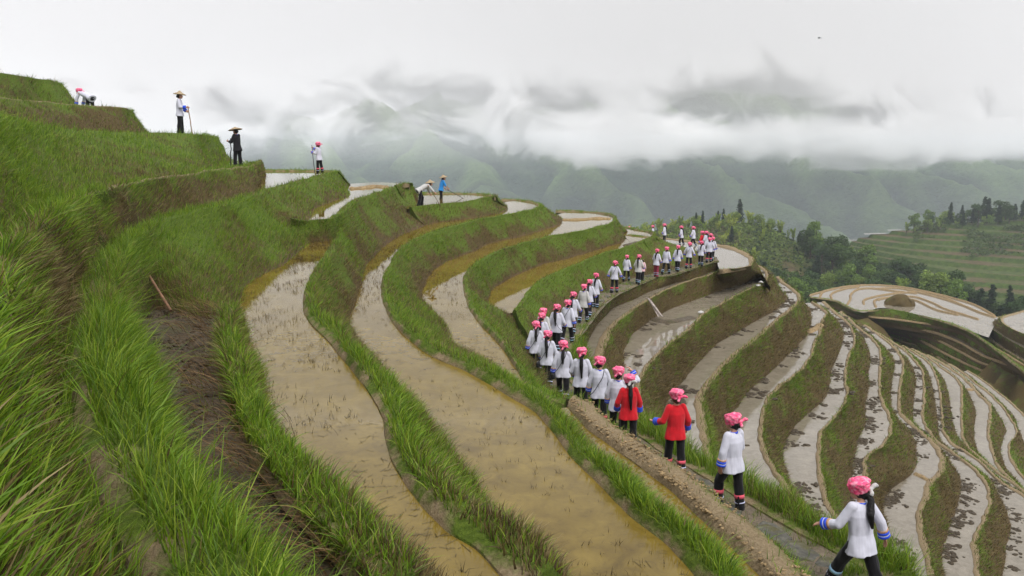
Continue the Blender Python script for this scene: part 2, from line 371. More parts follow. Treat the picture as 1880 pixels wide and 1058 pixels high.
M_WOOD = plain('weathered_wood', (.16, .10, .06), .8, .3, 12); M_IRON = plain('dark_iron', (.03, .028, .026), .5, .3, 20, .5); M_EYE = plain('dark_eye', (.012, .009, .008), .25, .1, 9, .5); M_LIP = plain('lips', (.36, .10, .09), .5, .1, 20)
TH_, SH_ = .385, .375     # thigh, shank
def rotx(v, a):           # forward swing: a > 0 brings a hanging limb forward (+y)
    c_, s_ = math.cos(a), math.sin(a); return v3(v[0], v[1] * c_ - v[2] * s_, v[1] * s_ + v[2] * c_)
class Pose:
    def __init__(s, lean=.05, legs=((.25, .12), (-.2, .3)), arms=None, head=(0, 0), spread=.02, drop=None, twist=0):
        s.lean = lean
        hip = v3(0, 0, 0)
        s.hipj, s.knee, s.ank, s.foot = [], [], [], []
        for sd, (a, k) in zip((-1, 1), legs):
            h = hip + v3(sd * .088, 0, -.02)
            d1 = rotx(v3(sd * spread, 0, -1), a); d2 = rotx(v3(sd * spread * .5, 0, -1), a - k)
            kn = h + unit(d1) * TH_; an = kn + unit(d2) * SH_
            s.hipj.append(h); s.knee.append(kn); s.ank.append(an); s.foot.append(rotx(v3(0, 1, 0), min(0, a - k) * .6 if a - k < -.35 else 0))
        low = min(a[2] for a in s.ank); z0 = .075 - low
        for L in (s.hipj, s.knee, s.ank):
            for p in L: p[2] += z0
        s.hip = v3(0, 0, z0)
        up = v3(0, math.sin(lean), math.cos(lean)); s.up = up
        s.fw = v3(0, math.cos(lean), -math.sin(lean))
        T = lambda x, y, z: s.hip + v3(x, 0, 0) + s.fw * y + up * z
        s.T = T
        s.sh = [T(-.156, 0, .435), T(.156, 0, .435)]
        arms = arms or [((-.22, .05, -1), (-.05, .35, -1)), ((.22, -.05, -1), (.05, .3, -1))]
        s.elb, s.wr = [], []
        for p, (u, f) in zip(s.sh, arms):
            e = p + unit(u) * .262; s.elb.append(e); s.wr.append(e + unit(f) * .215)
        s.neck = T(0, -.005, .49); s.head = T(0, .03, .615); s.turn, s.tilt = head
def hand(p, d, side, palm, curl=.5, fr=.0098):
    d = unit(d); n = unit(np.array(palm) - d * np.dot(palm, d)); s = np.cross(d, n) * side
    out = [limb(p - d * .02, p + d * .04, .024, .027)]
    V, F = ell((0, 0, 0), (1, 1, 1)); out.append((p + d * .052 + np.outer(V[:, 0], s) * .040 + np.outer(V[:, 1], n) * .016 + np.outer(V[:, 2], d) * .048, F))
    for j, (o, L) in enumerate(zip((-.030, -.010, .010, .029), (.060, .074, .080, .070))):
        b_ = p + d * (.088 - .006 * abs(j - 1.5)) + s * o
        d1 = unit(d * math.cos(curl * .6) + n * math.sin(curl * .6) + s * o * 2.2); d2 = unit(d * math.cos(curl * 1.5) + n * math.sin(curl * 1.5)); d3 = unit(d * math.cos(curl * 2.2) + n * math.sin(curl * 2.2))
        q = b_ + d1 * L * .45; q2 = q + d2 * L * .32
        out += [limb(b_ - d * .02, q, fr * 1.05, fr, 8, 2), limb(q, q2, fr, fr * .92, 8, 2), limb(q2, q2 + d3 * L * .24, fr * .92, fr * .8, 8, 2)]
    tb = p + d * .03 + s * .034; td = unit(d * .7 + s * .75 + n * .25); tq = tb + td * .032
    out += [limb(tb - td * .01, tq, fr * 1.25, fr * 1.1, 8, 2), limb(tq, tq + unit(td + n * .4 + d * .4) * .026, fr * 1.1, fr * .85, 8, 2)]
    return out
def headmat(P):
    return Matrix.Rotation(P.turn, 3, 'Z') @ Matrix.Rotation(-P.tilt - P.lean * .35, 3, 'X')
def hx(P, V):
    R = np.array(headmat(P)); return np.asarray(V) @ R.T + P.head
def person_parts(P, vox=.011, sleeves=True, cuff=('trim', 'blue'), hat=None, hair='pony', shirt=C_WHITE, trouser=C_BLACK, bands='red', curl=(.5, .5), palms=None, long_shirt=1.0, face=False, shoe=M_SHOE, tail=C_SCARF, hairmat=M_HAIR, fr=.0105, scarf_seed=0):
    """name -> mesh; sub-parts are written 'part>sub'"""
    out = []
    T = P.T
    body = []
    Vh, Fh = ell((0, 0, 0), (.074, .092, .108)); body.append((hx(P, Vh), Fh))
    for c_, r in (((0, .055, -.055), (.048, .05, .05)), ((0, .095, -.015), (.012, .018, .024)), ((-.076, 0, -.012), (.012, .022, .03)), ((.076, 0, -.012), (.012, .022, .03)), ((0, .086, -.058), (.024, .01, .012)), ((0, .08, .03), (.045, .016, .02))):
        V, F = ell(c_, r); body.append((hx(P, V), F))
    body.append(limb(P.neck - P.up * .05, hx(P, [[0, -.015, -.05]])[0], .048, .044))
    def tr(rs): return rings([((0, 0, z), rx, ry) for z, rx, ry in rs])
    def put(VF): V, F = VF; return (P.hip + np.outer(V[:, 0], v3(1, 0, 0)) + np.outer(V[:, 1], P.fw) + np.outer(V[:, 2], P.up), F)
    body.append(put(tr([(-.10, .12, .09), (0, .15, .10), (.12, .125, .085), (.28, .145, .10), (.38, .135, .075), (.44, .09, .055), (.49, .048, .043)])))
    for k in (0, 1):
        sd = -1 if k == 0 else 1
        body += [limb(P.sh[k] - P.up * .012, P.elb[k], .034, .034), limb(P.elb[k], P.wr[k], .036, .025), limb(P.hipj[k], P.knee[k], .075, .052), limb(P.knee[k], P.ank[k], .05, .034)]
        f = P.foot[k]; a = P.ank[k]
        body.append(limb(a - f * .03 - v3(0, 0, .035), a + f * .12 - v3(0, 0, .05), .034, .024))
        d = P.wr[k] - P.elb[k]
        pm = palms[k] if palms else (-sd, .2, 0)
        body += hand(P.wr[k], d, sd, pm, curl[k], fr)
    out.append(('body', fuse('body', body, vox, 2, None, M_SKIN)))
    if face:
        for sd in (-1, 1):
            V, F = ell((sd * .03, .083, .006), (.0125, .008, .0065)); out.append(('eye', mesh_np('eye', hx(P, V), tris(F), M_EYE)))
        V, F = ell((0, .094, -.06), (.02, .007, .006)); out.append(('mouth', mesh_np('mouth', hx(P, V), tris(F), M_LIP)))
    # shoes
    for k in (0, 1):
        f, a = P.foot[k], P.ank[k]
        sh = [limb(a - f * .035 - v3(0, 0, .04), a + f * .135 - v3(0, 0, .052), .037, .03), limb(a + v3(0, 0, -.005), a - v3(0, 0, .04), .041, .04)]
        out.append(('shoe', fuse('shoe', sh, vox * 1.1, 2, None, shoe)))
    # trousers
    tp = [put(tr([(-.16, .11, .09), (-.05, .148, .100), (.06, .135, .092), (.12, .12, .08)]))]
    for k in (0, 1):
        kn = P.knee[k]; an = P.ank[k] + (P.knee[k] - P.ank[k]) * .05
        tp += [limb(P.hipj[k], kn, .090, .074), limb(kn, an, .075, .078)]
    out.append(('trousers', fuse('trousers', tp, vox * 1.1, 3, lambda co: (vnoise(co * np.array([1, 1, .55]), 17, 3) - .5) * .016, trouser)))
    if bands:
        for k in (0, 1):
            x, y, d = frame(P.ank[k] - P.knee[k])
            spec = [(.46, .060, C_BAND), (.72, .016, C_LINE)] if bands == 'red' else ([(.42, .05, C_AQUA), (.68, .014, C_LINE)] if bands == 'aqua' else [(.50, .022, C_LINE), (.74, .026, C_AQUA)])
            for t, w, mt in spec:
                prof = [(-w / 2, .070), (-w / 2, .0805), (w / 2, .081), (w / 2, .07)]
                V, F = revolve(P.knee[k] + d * SH_ * t, x, y, d, prof, 22)
                out.append(('trousers>band', mesh_np('band', V, tris(F), mt)))
    # shirt
    q = long_shirt
    sp = [put(tr([(-.155 * q, .202, .148), (-.14 * q, .203, .150), (-.02, .182, .130), (.10, .158, .112), (.22, .164, .118), (.33, .172, .114), (.41, .160, .092), (.455, .118, .072), (.488, .062, .058)]))]
    tz = .62 if sleeves else .0
    for k in (0, 1):
        s_, e, w = P.sh[k], P.elb[k], P.wr[k]
        sp.append(limb(s_ + unit(P.neck - s_) * .03, e, .064, .060))
        if sleeves: sp.append(limb(e, e + (w - e) * .5, .060, .061))
    def folds(co):
        rel = (co - P.hip) @ np.array([v3(1, 0, 0), P.fw, P.up]).T
        g = np.clip((.25 - rel[:, 2]) / .4, 0, 1)
        return (vnoise(co * np.array([1, 1, .30]), 21, 5) - .5) * (.009 + .018 * g) + (vnoise(co * np.array([1, 1, .6]), 30, 6) - .5) * .0025
    out.append(('shirt', fuse('shirt', sp, vox, 3, folds, shirt)))
    if cuff:
        for k in (0, 1):
            e, w = P.elb[k], P.wr[k]; x, y, d = frame(w - e); L = np.linalg.norm(w - e); b0 = e + d * L * .46
            segs = [(0, .03, C_TRIM), (.03, .068, C_BLUE), (.068, .078, C_LINE), (.078, .112, C_BLUE)]
            V, F, mi = [], [], []
            for j, (h0, h1, mt) in enumerate(segs):
                r0, r1 = .0665 + h0 * .08, .0665 + h1 * .08
                v, f = revolve(b0, x, y, d, [(h0, .03), (h0, r0), (h1, r1), (h1, .03)], 22); f = tris(f)
                F.append(f + sum(map(len, V))); V.append(v); mi += [j] * len(f)
            out.append(('shirt>cuff', mesh_np('cuff', np.vstack(V), np.vstack(F), mats=[C_TRIM, C_BLUE, C_LINE, C_BLUE] if cuff[0] == 'trim' else [C_BLUE] * 4, fmat=mi)))
    # neckline
    x, y, d = v3(1, 0, 0), P.fw, P.up
    V, F = revolve(T(0, -.003, .478), x * 1.05, y, d, [(-.012, .05), (-.012, .064), (.010, .060), (.010, .05)], 22)
    out.append(('shirt>collar', mesh_np('collar', V, tris(F), C_BLUE if shirt is not C_RED else C_RED)))
    # hair
    if hair:
        hp = [(hx(P, ell((0, -.018, .0), (.083, .092, .10))[0]), ell((0, 0, 0), (1, 1, 1))[1]), (hx(P, ell((0, -.05, -.04), (.062, .05, .07))[0]), ell((0, 0, 0), (1, 1, 1))[1])]
        if hair in ('pony', 'long'):
            L = .33 if hair == 'pony' else .46
            b_ = hx(P, [[0, -.09, -.03]])[0]
            p1 = b_ + v3(.012, -.055, -.07) ; p2 = P.sh[0] * .5 + P.sh[1] * .5 - P.fw * .150 - P.up * .06; p3 = p2 - P.up * (L - .17) - P.fw * .012 + v3(.012, 0, 0)
            hp += [limb(b_, p1, .036, .042), limb(p1, p2, .042, .045), limb(p2, p3, .045, .020)]
        if hair == 'bun':
            hp.append((hx(P, ell((0, -.10, -.035), (.045, .035, .045))[0]), ell((0, 0, 0), (1, 1, 1))[1]))
        out.append(('hair', fuse('hair', hp, vox, 3, lambda co: (vnoise(co * np.array([1, 1, .2]), 70, 8) - .5) * .007, hairmat)))
    if hat == 'scarf':
        rs = [((0, -.004, -.012), .088, .102), ((0, -.008, .03), .102, .116), ((0, -.016, .075), .121, .13), ((0, -.022, .115), .121, .13), ((0, -.022, .146), .095, .103), ((0, -.022, .160), .042, .046)]
        V, F = rings(rs); parts = [(hx(P, V), F)]
        def wr(co):
            return (vnoise(co * np.array([1, 1, 1.4]), 20, 9 + scarf_seed) - .5) * .034 + (vnoise(co, 48, 4) - .5) * .007
        out.append(('headscarf', fuse('headscarf', parts, vox, 2, wr, C_SCARF)))
        kn = [(hx(P, ell((0.02, -.125, .02), (.034, .03, .03))[0]), ell((0, 0, 0), (1, 1, 1))[1])]
        a = hx(P, [[.02, -.13, .022], [.085, -.175, .05], [.125, -.185, .03], [-.02, -.15, -.03]])
        kn += [limb(a[0], a[1], .02, .027), limb(a[1], a[2], .027, .02), limb(a[0], a[3], .02, .026)]
        out.append(('headscarf>knot', fuse('knot', kn, vox, 2, lambda co: (vnoise(co, 45, 3) - .5) * .012, tail)))
    elif hat == 'straw' or hat == 'wide':
        R = .24 if hat == 'straw' else .27; hh = .13 if hat == 'straw' else .10
        prof = [(0.0, R), (.012, R * .985), (.045, R * .68), (.075, R * .40), (hh, R * .16), (hh + .02, .012)]
        inner = [(hh - .02, .02), (.05, R * .40), (-.004, R * .97)]
        V, F = revolve(v3(0, -.01, .045), v3(1, 0, 0), v3(0, 1, 0), v3(0, 0, 1), inner[::1] + prof, 36)
        out.append(('straw_hat', mesh_np('straw_hat', hx(P, V), tris(F), M_STRAW)))
    return out
def assemble(parts, loc, yaw, scale, label, group=None):
    e = link(bpy.data.objects.new('person', None)); e.location = loc; e.rotation_euler.z = yaw; e.scale = (scale,) * 3
    tag(e, label, 'person', group)
    done = {}
    for nm, me in parts:
        if '>' in nm:
            par, sub = nm.split('>'); obj(sub, me, done[par])
        else:
            o = obj(nm, me, e); done.setdefault(nm, o)
    return e
def copy_person(src, loc, yaw, scale, label, group=None, skip=(), swap=None):
    e = src.copy(); COL.objects.link(e); e.location = loc; e.rotation_euler.z = yaw; e.scale = (scale * random.uniform(.94, 1.06), scale, scale)
    for k in ('group',):
        if k in e: del e[k]
    tag(e, label, 'person', group)
    for ch in list(src.children):
        base = ch.name.split('.')[0]
        if base in skip: continue
        c_ = ch.copy(); COL.objects.link(c_); c_.parent = e
        if swap and base in swap:
            c_.material_slots[0].link = 'OBJECT'; c_.material_slots[0].material = swap[base]
        for g in list(ch.children):
            d = g.copy(); COL.objects.link(d); d.parent = c_
    return e
# ------------------------------------------------------------------ terraces
H.update(W3=2.9, P2=3.6, P3=4.65, P4=5.7, P8=12.6, P9=14.6, P10=16.6, P11=18.4, P12=19.9, P13=21.1, P14=22.4, P15=23.7, P16=24.8, P17=25.8)
ALLPTS = []          # everything built, for the ground sheet beneath
GRASS_SRC = []       # (verts grid, style) the grass grows on
def left_normal(P):
    d = np.gradient(P[:, :2], axis=0); d /= np.linalg.norm(d, axis=1)[:, None] + 1e-9
    return np.c_[-d[:, 1], d[:, 0]]
def bank(rim, toe, lush=True, anchors=None, crest=.22, lift=.10, rows=10, rough=.07, style='lush', mat=None, water=True, name='terrace_bank', wav=True):
    R, T = pair(rim, toe, anchors)
    n = left_normal(R)
    far_ = np.clip(np.linalg.norm(R, axis=1) / 25, .5, 2.2)
    R[:, :2] += n * ((fbm(R, 1.6, 71, 3) - .5) * .13 * far_)[:, None] * (1 if wav else 0)
    gap = np.linalg.norm((T - R)[:, :2], axis=1)
    cw = (np.minimum(crest, gap * .35 + .03) * (.55 + .9 * fbm(R, 1.1, 72, 3)))[:, None]
    wob = (fbm(R, 1.1, 5, 3) - .5)[:, None]
    dr = (T - R); dn = dr[:, :2] / (gap[:, None] + 1e-6)
    n = n * .35 + dn * .65; n /= np.linalg.norm(n, axis=1)[:, None] + 1e-9
    def offs(o, z):
        Q = R.copy(); Q[:, :2] += n * o; Q[:, 2] += z[:, 0] if hasattr(z, 'shape') else z; return Q
    L = [offs(-.03, -.12), offs(0, 0.02), offs(cw * .25, lift * .8 + wob * .1), offs(cw * .65, lift + wob * .12), offs(cw, lift * .8 + wob * .1)]
    C = L[-1]
    for k in range(1, rows + 1):
        s = k / rows
        Q = C * (1 - s) + T * s
        Q[:, :2] = C[:, :2] * (1 - s ** 1.25) + T[:, :2] * s ** 1.25
        Q[:, 2] = C[:, 2] * (1 - s) + (T[:, 2] - .04) * s
        amp = rough * min(1, 4 * s * (1.15 - s)) * np.minimum(1, gap / .5 + .25)
        nz = ((fbm(Q, 1.3, 3, 4) - .5) * 2 + (fbm(Q, .55, 13, 2) - .5) * 1.6 + (vnoise(Q, 5.0, 23) - .5) * .5) * amp
        Q[:, :2] += n * nz[:, None]; Q[:, 2] += nz * .3
        L.append(Q)
    B = T.copy(); B[:, 2] -= .35; L.append(B)
    G = np.stack(L, 1)                              # (along, across, 3)
    top_, bot_ = G[:1].copy(), G[-1:].copy()
    top_[:, :, 2] -= 1.0; bot_[:, :, 2] -= 1.0
    G = np.concatenate([top_, G, bot_], 0)
    nv = [0, .02, .05, .09, .14] + [.14 + .84 * k / rows for k in range(1, rows + 1)] + [1.0]
    me = mesh_np(name, G.reshape(-1, 3), grid_faces(G.shape[0], G.shape[1])[:, ::-1], mat or (MB_LUSH if lush else MB_DRY),
                 attrs={'bv': np.tile(nv, G.shape[0])})
    me.set_sharp_from_angle(angle=math.radians(38))
    structure(name, me)
    GRASS_SRC.append((G[1:-1, 2:-1], np.array(nv)[2:-1], style))
    ALLPTS.append(G.reshape(-1, 3)[::7])
    return R, T
def sheet(A, B, z=None, mat=None, name='paddy_water', cols=3, anchors=None, style=None, rough=0.0):
    P, Q = pair(A, B, anchors)
    G = np.stack([P * (1 - s) + Q * s for s in np.linspace(0, 1, cols)], 1)
    if rough:
        f = G.reshape(-1, 3); f[:, 2] += (fbm(f, 2.2, 9, 4) - .5) * 2 * rough; G = f.reshape(G.shape)
    me = mesh_np(name, G.reshape(-1, 3), grid_faces(G.shape[0], cols)[:, ::-1], mat, attrs={'bv': np.full(G.shape[0] * cols, .4)})
    structure(name, me)
    if style: GRASS_SRC.append((G, np.full(cols, .4), style))
    ALLPTS.append(G.reshape(-1, 3)[::5] - np.array([0, 0, .1]))
    return G
def widen(curve, side, d):
    n = left_normal(curve); Q = curve.copy(); Q[:, :2] += n * side * d; return Q
c = {k: crv(v, H[k]) for k, v in O.items()}
ci = {k: crv(v, H[k]) for k, v in I.items()}
PL, PR = crv(PATHL), crv(PATHR)
FARRIM = {'W0': ([('d',330,46),('d',400,45.5),('d',432,45),('d',449,44),('d',453,39)], .7),
  'W1': ([('d',300,48),('d',470,47),('d',560,46.8),('d',606,45.3),('d',617,43)], 1.4),
  'W2': ([('d',600,49),('d',690,48.8),('d',735,46.5),('d',749,44.5)], 2.1),
  'W3': ([('d',740,50),('d',800,50.2),('d',870,49.6),('d',900,47.8),('d',908,45.5)], H['W3']),
  'P2': ([('d',920,55),('d',950,54.5),('d',978,52),('d',992,49)], H['P2']),
  'P3': ([('d',1020,58.5),('d',1060,58),('d',1100,56.5),('d',1122,54.5),('d',1126,51)], H['P3']),
  'P4': ([('d',1120,57),('d',1150,56.5),('d',1180,54.5),('d',1196,53),('d',1198,50.3)], H['P4'])}
def round_nose(k, front, toe, anchors, **kw):
    """the far kerb and the near bank of one terrace as a single wrapped bank"""
    f = crv(*FARRIM[k]); T = f.copy(); n = left_normal(f); w = np.linspace(1, 1, len(f))[:, None]
    T[:, :2] += n * 1.2 * w; T[:, 2] = f[:, 2] * .2 + toe[0, 2] * .8 - .25
    T[-1, :2] = f[-1, :2] * .45 + toe[0, :2] * .55 + np.array([.35, .6])
    m = len(f)
    bank(np.vstack([f, front]), np.vstack([T, toe]), True, [(0, 0), (m - 1, m - 1)] + [(p + m, q + m) for p, q in anchors], **kw)
# --- the grassy shoulder on the near side, contour by contour
L4 = np.vstack([c['W1'], crv([(225,450),(195,480),(165,530),(140,600),(130,700),(145,820),(190,950),(270,1130),(420,1450)], 1.4)])
L4T = np.vstack([ci['W2'], ci['P1'][:7], crv([(400,580,2.36),(345,575,2.36),(285,562,2.36),(255,600,2.38),(258,660,2.4),(285,730,2.4),(320,810,2.4),(370,900,2.4),(430,990,2.4),(500,1080,2.4),(760,1500,2.4)])])
round_nose('W1', L4, L4T, [(0, 0), (6, 5), (7, 6), (13, 15), (22, len(L4T) - 1)], rough=.13, style='tall', crest=.3)
L3 = crv([('d',474,40),('d',470,36),(467,306),(452,313),(430,316),(405,319),(380,323),(330,331),(280,339),(240,347),(190,361),(140,381),(90,409),(40,446),(-10,501),(-80,621),(-150,780),(-220,950),(-300,1150),(-300,1400)], .8)
L3T = crv([('d',490,40),('d',483,37),(475,330),(473,355),(449,361),(400,370),(350,381),(300,394),(255,410),(215,435),(180,462),(150,510),(122,590),(112,700),(125,830),(170,960),(250,1135),(380,1450)], 1.36)
bank(L3, L3T, True, [(0, 0), (2, 2), (5, 5), (9, 8), (14, 12), (19, 17)], rough=.16, style='face', lift=.16, mat=MB_DRY)
L2 = crv([('d',395,44),('d',382,38),('d',365,34),('d',345,31),('d',300,29.5),('d',240,28),('d',170,26),('d',100,22),('d',40,17.5),('d',-20,13),('d',-120,8)], -.4)
L2T = crv([('d',425,44),('d',410,38),(397,303),(388,310),(368,317),(330,323),(280,329),(230,337),(180,347),(130,359),(80,376),(40,396),(0,426),(-60,481),(-140,601)], .74)
bank(L2, L2T, True, [(0, 0), (2, 2), (4, 5), (6, 8), (8, 11), (10, 14)], rough=.16, style='tall', lift=.1)
L1 = crv([('d',215,44),('d',228,40),('d',238,36.5),('d',230,33.7),('d',200,32.5),('d',130,30.5),('d',45,28),('d',-40,25),('d',-200,20)], -1.5)
L1T = crv([('d',262,44),('d',270,40),('d',278,36.5),('d',270,32.5),('d',235,30.5),('d',170,28.5),('d',100,25.5),('d',40,21.5),('d',-30,17),('d',-150,12)], -.42)
bank(L1, L1T, True, rough=.16, style='face', lift=.08, mat=MB_DRY)
L0 = crv([('d',92,46),('d',104,41),('d',106,38),('d',85,35.5),('d',40,33.5),('d',0,32),('d',-100,29),('d',-220,26)], -2.75)
L0T = crv([('d',150,46),('d',156,41),('d',154,38),('d',140,35),('d',90,33.4),('d',40,31.5),('d',-20,29),('d',-130,25)], -1.52)
bank(L0, L0T, True, rough=.2, style='tall', lift=.1)
def back_of(C, d, dz=0.0):
    Q = widen(C, -1, d); Q[:, 2] += dz; return Q
sheet(back_of(L0, 6, .6), L0, mat=MB_LUSH, name='grassy_terrace', style='tall', cols=5)
sheet(back_of(L0T, -.1), L1, mat=MB_LUSH, name='grassy_terrace', style='tall', cols=6, rough=.04)
sheet(L1T, L2, mat=MB_LUSH, name='grassy_terrace', style='tall', cols=6, rough=.04)
sheet(L2T, L3, mat=MB_LUSH, name='grassy_terrace', style='tall', cols=6, rough=.04)
led = crv([(476,350),(449,363),(400,371),(350,382),(300,395),(255,411),(215,436),(180,463),(150,511),(122,591),(112,701),(125,831),(170,961),(250,1136),(390,1450)], 1.37)
sheet(led, L4[6:], mat=MB_LUSH, name='grassy_terrace', style='tall', cols=5, rough=.04)
# small pond on the third terrace, with its far kerb
W0 = crv([('d',330,33.5),('d',442,34),('d',452,37),('d',448,44)], .7); W0B = crv([('d',330,45),('d',400,44.5),('d',430,44.5),('d',447,45)], .7)
sheet(W0, W0B, mat=MW, name='paddy_water')
far5 = crv([('d',1150,66),('d',1200,64),('d',1240,62.5),('d',1290,60),('d',1335,57.5),('d',1362,54),('d',1373,51.5),(1371,490),(1352,495),(1326,499)], 7.25)
from mathutils.geometry import tessellate_polygon
def fill(poly, mat):
    structure('paddy_water', mesh_np('paddy_water', poly, np.array(tessellate_polygon([[Vector(p) for p in poly]])), mat, smooth=False, attrs={'bv': np.full(len(poly), .4)}))
# --- ponds
def pond(k, mat, lo=None, hi=None, extra=.12):
    a, b = ci[k][lo:hi] if (lo or hi) else ci[k], c[k]
    return sheet(widen(a, -1, .25), widen(b, 1, extra), mat=mat)
far1 = crv([('d',300,47),('d',470,46),('d',560,46),('d',608,44.5)], 1.4)
fill(np.vstack([widen(c['W1'][:7], 1, .1)[::-1], crv([('d',622,44),('d',600,46),('d',560,46.5),('d',520,46.5),('d',474,46.5),('d',465,34),('d',465,28.5)], 1.4)]), MW)
far2 = crv([('d',620,48),('d',700,48),('d',745,45.5)], 2.1)
fill(np.vstack([widen(c['W2'], 1, .1)[::-1], crv([('d',748,46),('d',715,48),('d',690,48.5)], 2.1), crv([('d',632,46),(638,345),(642,360),(611,370),(579,382),(566,404)], 2.1)]), MW)
far3 = crv([('d',740,49),('d',800,49.5),('d',870,49),('d',903,47)], H['W3'])
fill(np.vstack([widen(c['W3'], 1, .1)[::-1], crv([('d',909,47),('d',880,49.3),('d',820,49.8),('d',757,49.8),('d',752,43.5),(760,358),(749,377),(746,384)], H['W3'])]), MW)
far4 = crv([('d',920,54),('d',950,53.5),('d',985,50)], H['P2'])
def loop_pond(k, far, mat):
    sheet(widen(np.vstack([far, ci[k]]), -1, .25), widen(c[k], 1, .1), mat=mat, cols=4)
G_P1 = sheet(widen(ci['P1'], -1, .2), widen(c['P1'], 1, .1), mat=MW, cols=4)
loop_pond('P2', crv([('d',985,51),('d',950,54),('d',928,52)], H['P2']), MW)
loop_pond('P3', crv([('d',1120,53),('d',1090,56),('d',1050,57.5),('d',1026,55)], H['P3']), MW)
loop_pond('P4', crv([('d',1192,52),('d',1170,54.5),('d',1140,56),('d',1130,54)], H['P4']), MW)
# --- banks between ponds
RW2 = np.vstack([c['W2'], c['P1']])
bank(RW2, ci['P2'][4:], True, [(0, 0), (2, 1), (8, 4), (9, 5), (14, 8), (len(RW2) - 1, len(ci['P2']) - 5)], style='lush', crest=.3, rough=.1)
round_nose('W3', c['W3'], ci['P2'][:5], [(0, 0), (6, 4)], style='mixed')
wb = crv([('d',752,43.5),(749,340),(735,341),(723,343)], 2.02)
bank(wb, crv([('d',769,44),(764,352),(759,366),(751,378)], H['W3']), True, style='dark')
dam = crv([(618,398),(604,402),(590,405),(575,405),(560,406),(540,403)], 2.08)
bank(dam, crv([(645,433),(622,440),(600,446),(585,448),(566,450),(540,452)], 2.7), True, crest=.3, lift=.05, style='lush', rough=.16)
round_nose('P2', c['P2'], np.vstack([ci['P3'], crv([(985,738,H['P3']),(1010,760,4.6)]), crv(DITCHL[1:], 4.6)]),
     [(0, 0), (1, 2), (10, 9), (12, 10), (18, 17), (30, len(ci['P3']) + 2 + len(DITCHL) - 2)], style='lush', crest=.28, rough=.1)
P3T = np.vstack([ci['P4'], crv([(985,622,6.7),(1000,668,6.5),(1005,702,6.35),(1022,728,6.2)])])
round_nose('P3', c['P3'], P3T, [(0, 0), (1, 1), (8, 9), (11, 12), (13, 14), (len(c['P3']) - 1, len(P3T) - 1)], style='lush', rough=.1)
P4T = PL[:12]
round_nose('P4', c['P4'], P4T, [(0, 0), (4, 3), (12, 11)], style='lush', rough=.16, rows=14)
# ditch and its clay ridge beside the path
DL, DR = crv(DITCHL, 4.6), crv(DITCHR, 4.6)
sheet(widen(DL, -1, .1), widen(DR, 1, .1), mat=MW)
PLd = PL[12:]
bank(DR, PLd, False, crest=.5, lift=.15, rough=.10, style='pathbank', rows=9)
bank(crv([(962,716,H['P3']-.02),(985,730,4.62),(1012,738,4.6),(1036,745,4.6)]), PL[10:13] , True, style='lush')
# the footpath
PMAT, pnt, pb = new_mat('trodden_path')
pco = objco(pnt); pf = noise(pnt, 14, 6, .7, pco); pg = noise(pnt, 1.8, 4, .6, pco)
pnt.links.new(mixc(pnt, ramp(pnt, pg, [(.48, 0.0), (.62, .8)]), ramp(pnt, pf, [(.25, (.06, .045, .03)), (.75, (.19, .15, .10))]), (.06, .09, .018)), pb.inputs['Base Color'])
pb.inputs['Roughness'].default_value = .95
bump(pnt, pf, pb, .7, .04)
G_PATH = sheet(widen(PL, -1, .12), widen(PR, 1, .16), mat=PMAT, name='footpath', cols=7, rough=.035, style='path')
# wall below the path; further down it is the slope at the path's near end
P5T = ci['P5']
bank(PR[:11], P5T[:12], False, [(0, 1), (10, 11)], crest=.15, lift=.04, style='mixed', rough=.14)
s1 = PR[10:]; e1 = s1.copy(); nn = left_normal(s1); e1[:, :2] += nn * 2.2; e1[:, 2] -= 2.6
bank(s1, e1, True, crest=.5, lift=.02, style='tuft', rough=.12)
# lower terraces
order = ['P5', 'P6', 'P7', 'P8', 'P9', 'P10', 'P11', 'P12', 'P13', 'P14', 'P15', 'P16', 'P17']
anch = {('P5','P6'): [(0, 0), (4, 4), (9, 9), (15, 13)], ('P6','P7'): [(0, 1), (4, 7), (9, 11), (13, 17)], ('P7','P8'): [(0, 1), (4, 4), (7, 7), (12, 12), (17, 17)],
  ('P8','P9'): [(0, 1), (4, 4), (7, 6), (11, 11), (16, 18)], ('P9','P10'): [(0, 1), (6, 4), (8, 5), (12, 10), (16, 17)], ('P10','P11'): [(0, 0), (4, 3), (7, 5), (11, 8), (16, 17)],
  ('P11','P12'): [(0, 0), (4, 4), (6, 6), (9, 10), (12, 13), (19, 19)], ('P12','P13'): [(0, 0), (3, 2), (8, 7), (12, 10), (19, 17)]}
for k in order:
    sheet(widen(ci[k], -1, .25), widen(c[k], 1, .08), mat=MW_LOW, cols=4)
R5 = np.vstack([far5, c['P5'][1:]]); T5 = far5[:7].copy(); T5[:, :2] += left_normal(far5)[:7] * 1.5; T5[:, 2] -= 1.7
T5 = np.vstack([T5, ci['P6'][2:]])
bank(R5, T5, False, [(0, 0), (6, 6), (7, 7), (11, 11), (16, 16), (22, 20)], crest=.4, style='mixed', rough=.1)
for a, b in zip(order[1:-1], order[2:]):
    rim_, toe_, an_ = c[a], ci[b], anch.get((a, b))
    if a == 'P6':
        toe_ = np.vstack([crv([('d',1404,67),('d',1416,65),('d',1423,62.5)], H['P7'] - .3), toe_[1:]])
        an_ = [(0, 0), (3, 3), (7, 9), (12, 13), (16, 19)]
    bank(rim_, toe_, False, an_, crest=.34, lift=.1, style='dry', rough=.13)
last = c['P17']; e = widen(last, 1, 3); e[:, 2] -= 5
bank(last, e, False, style='dry')
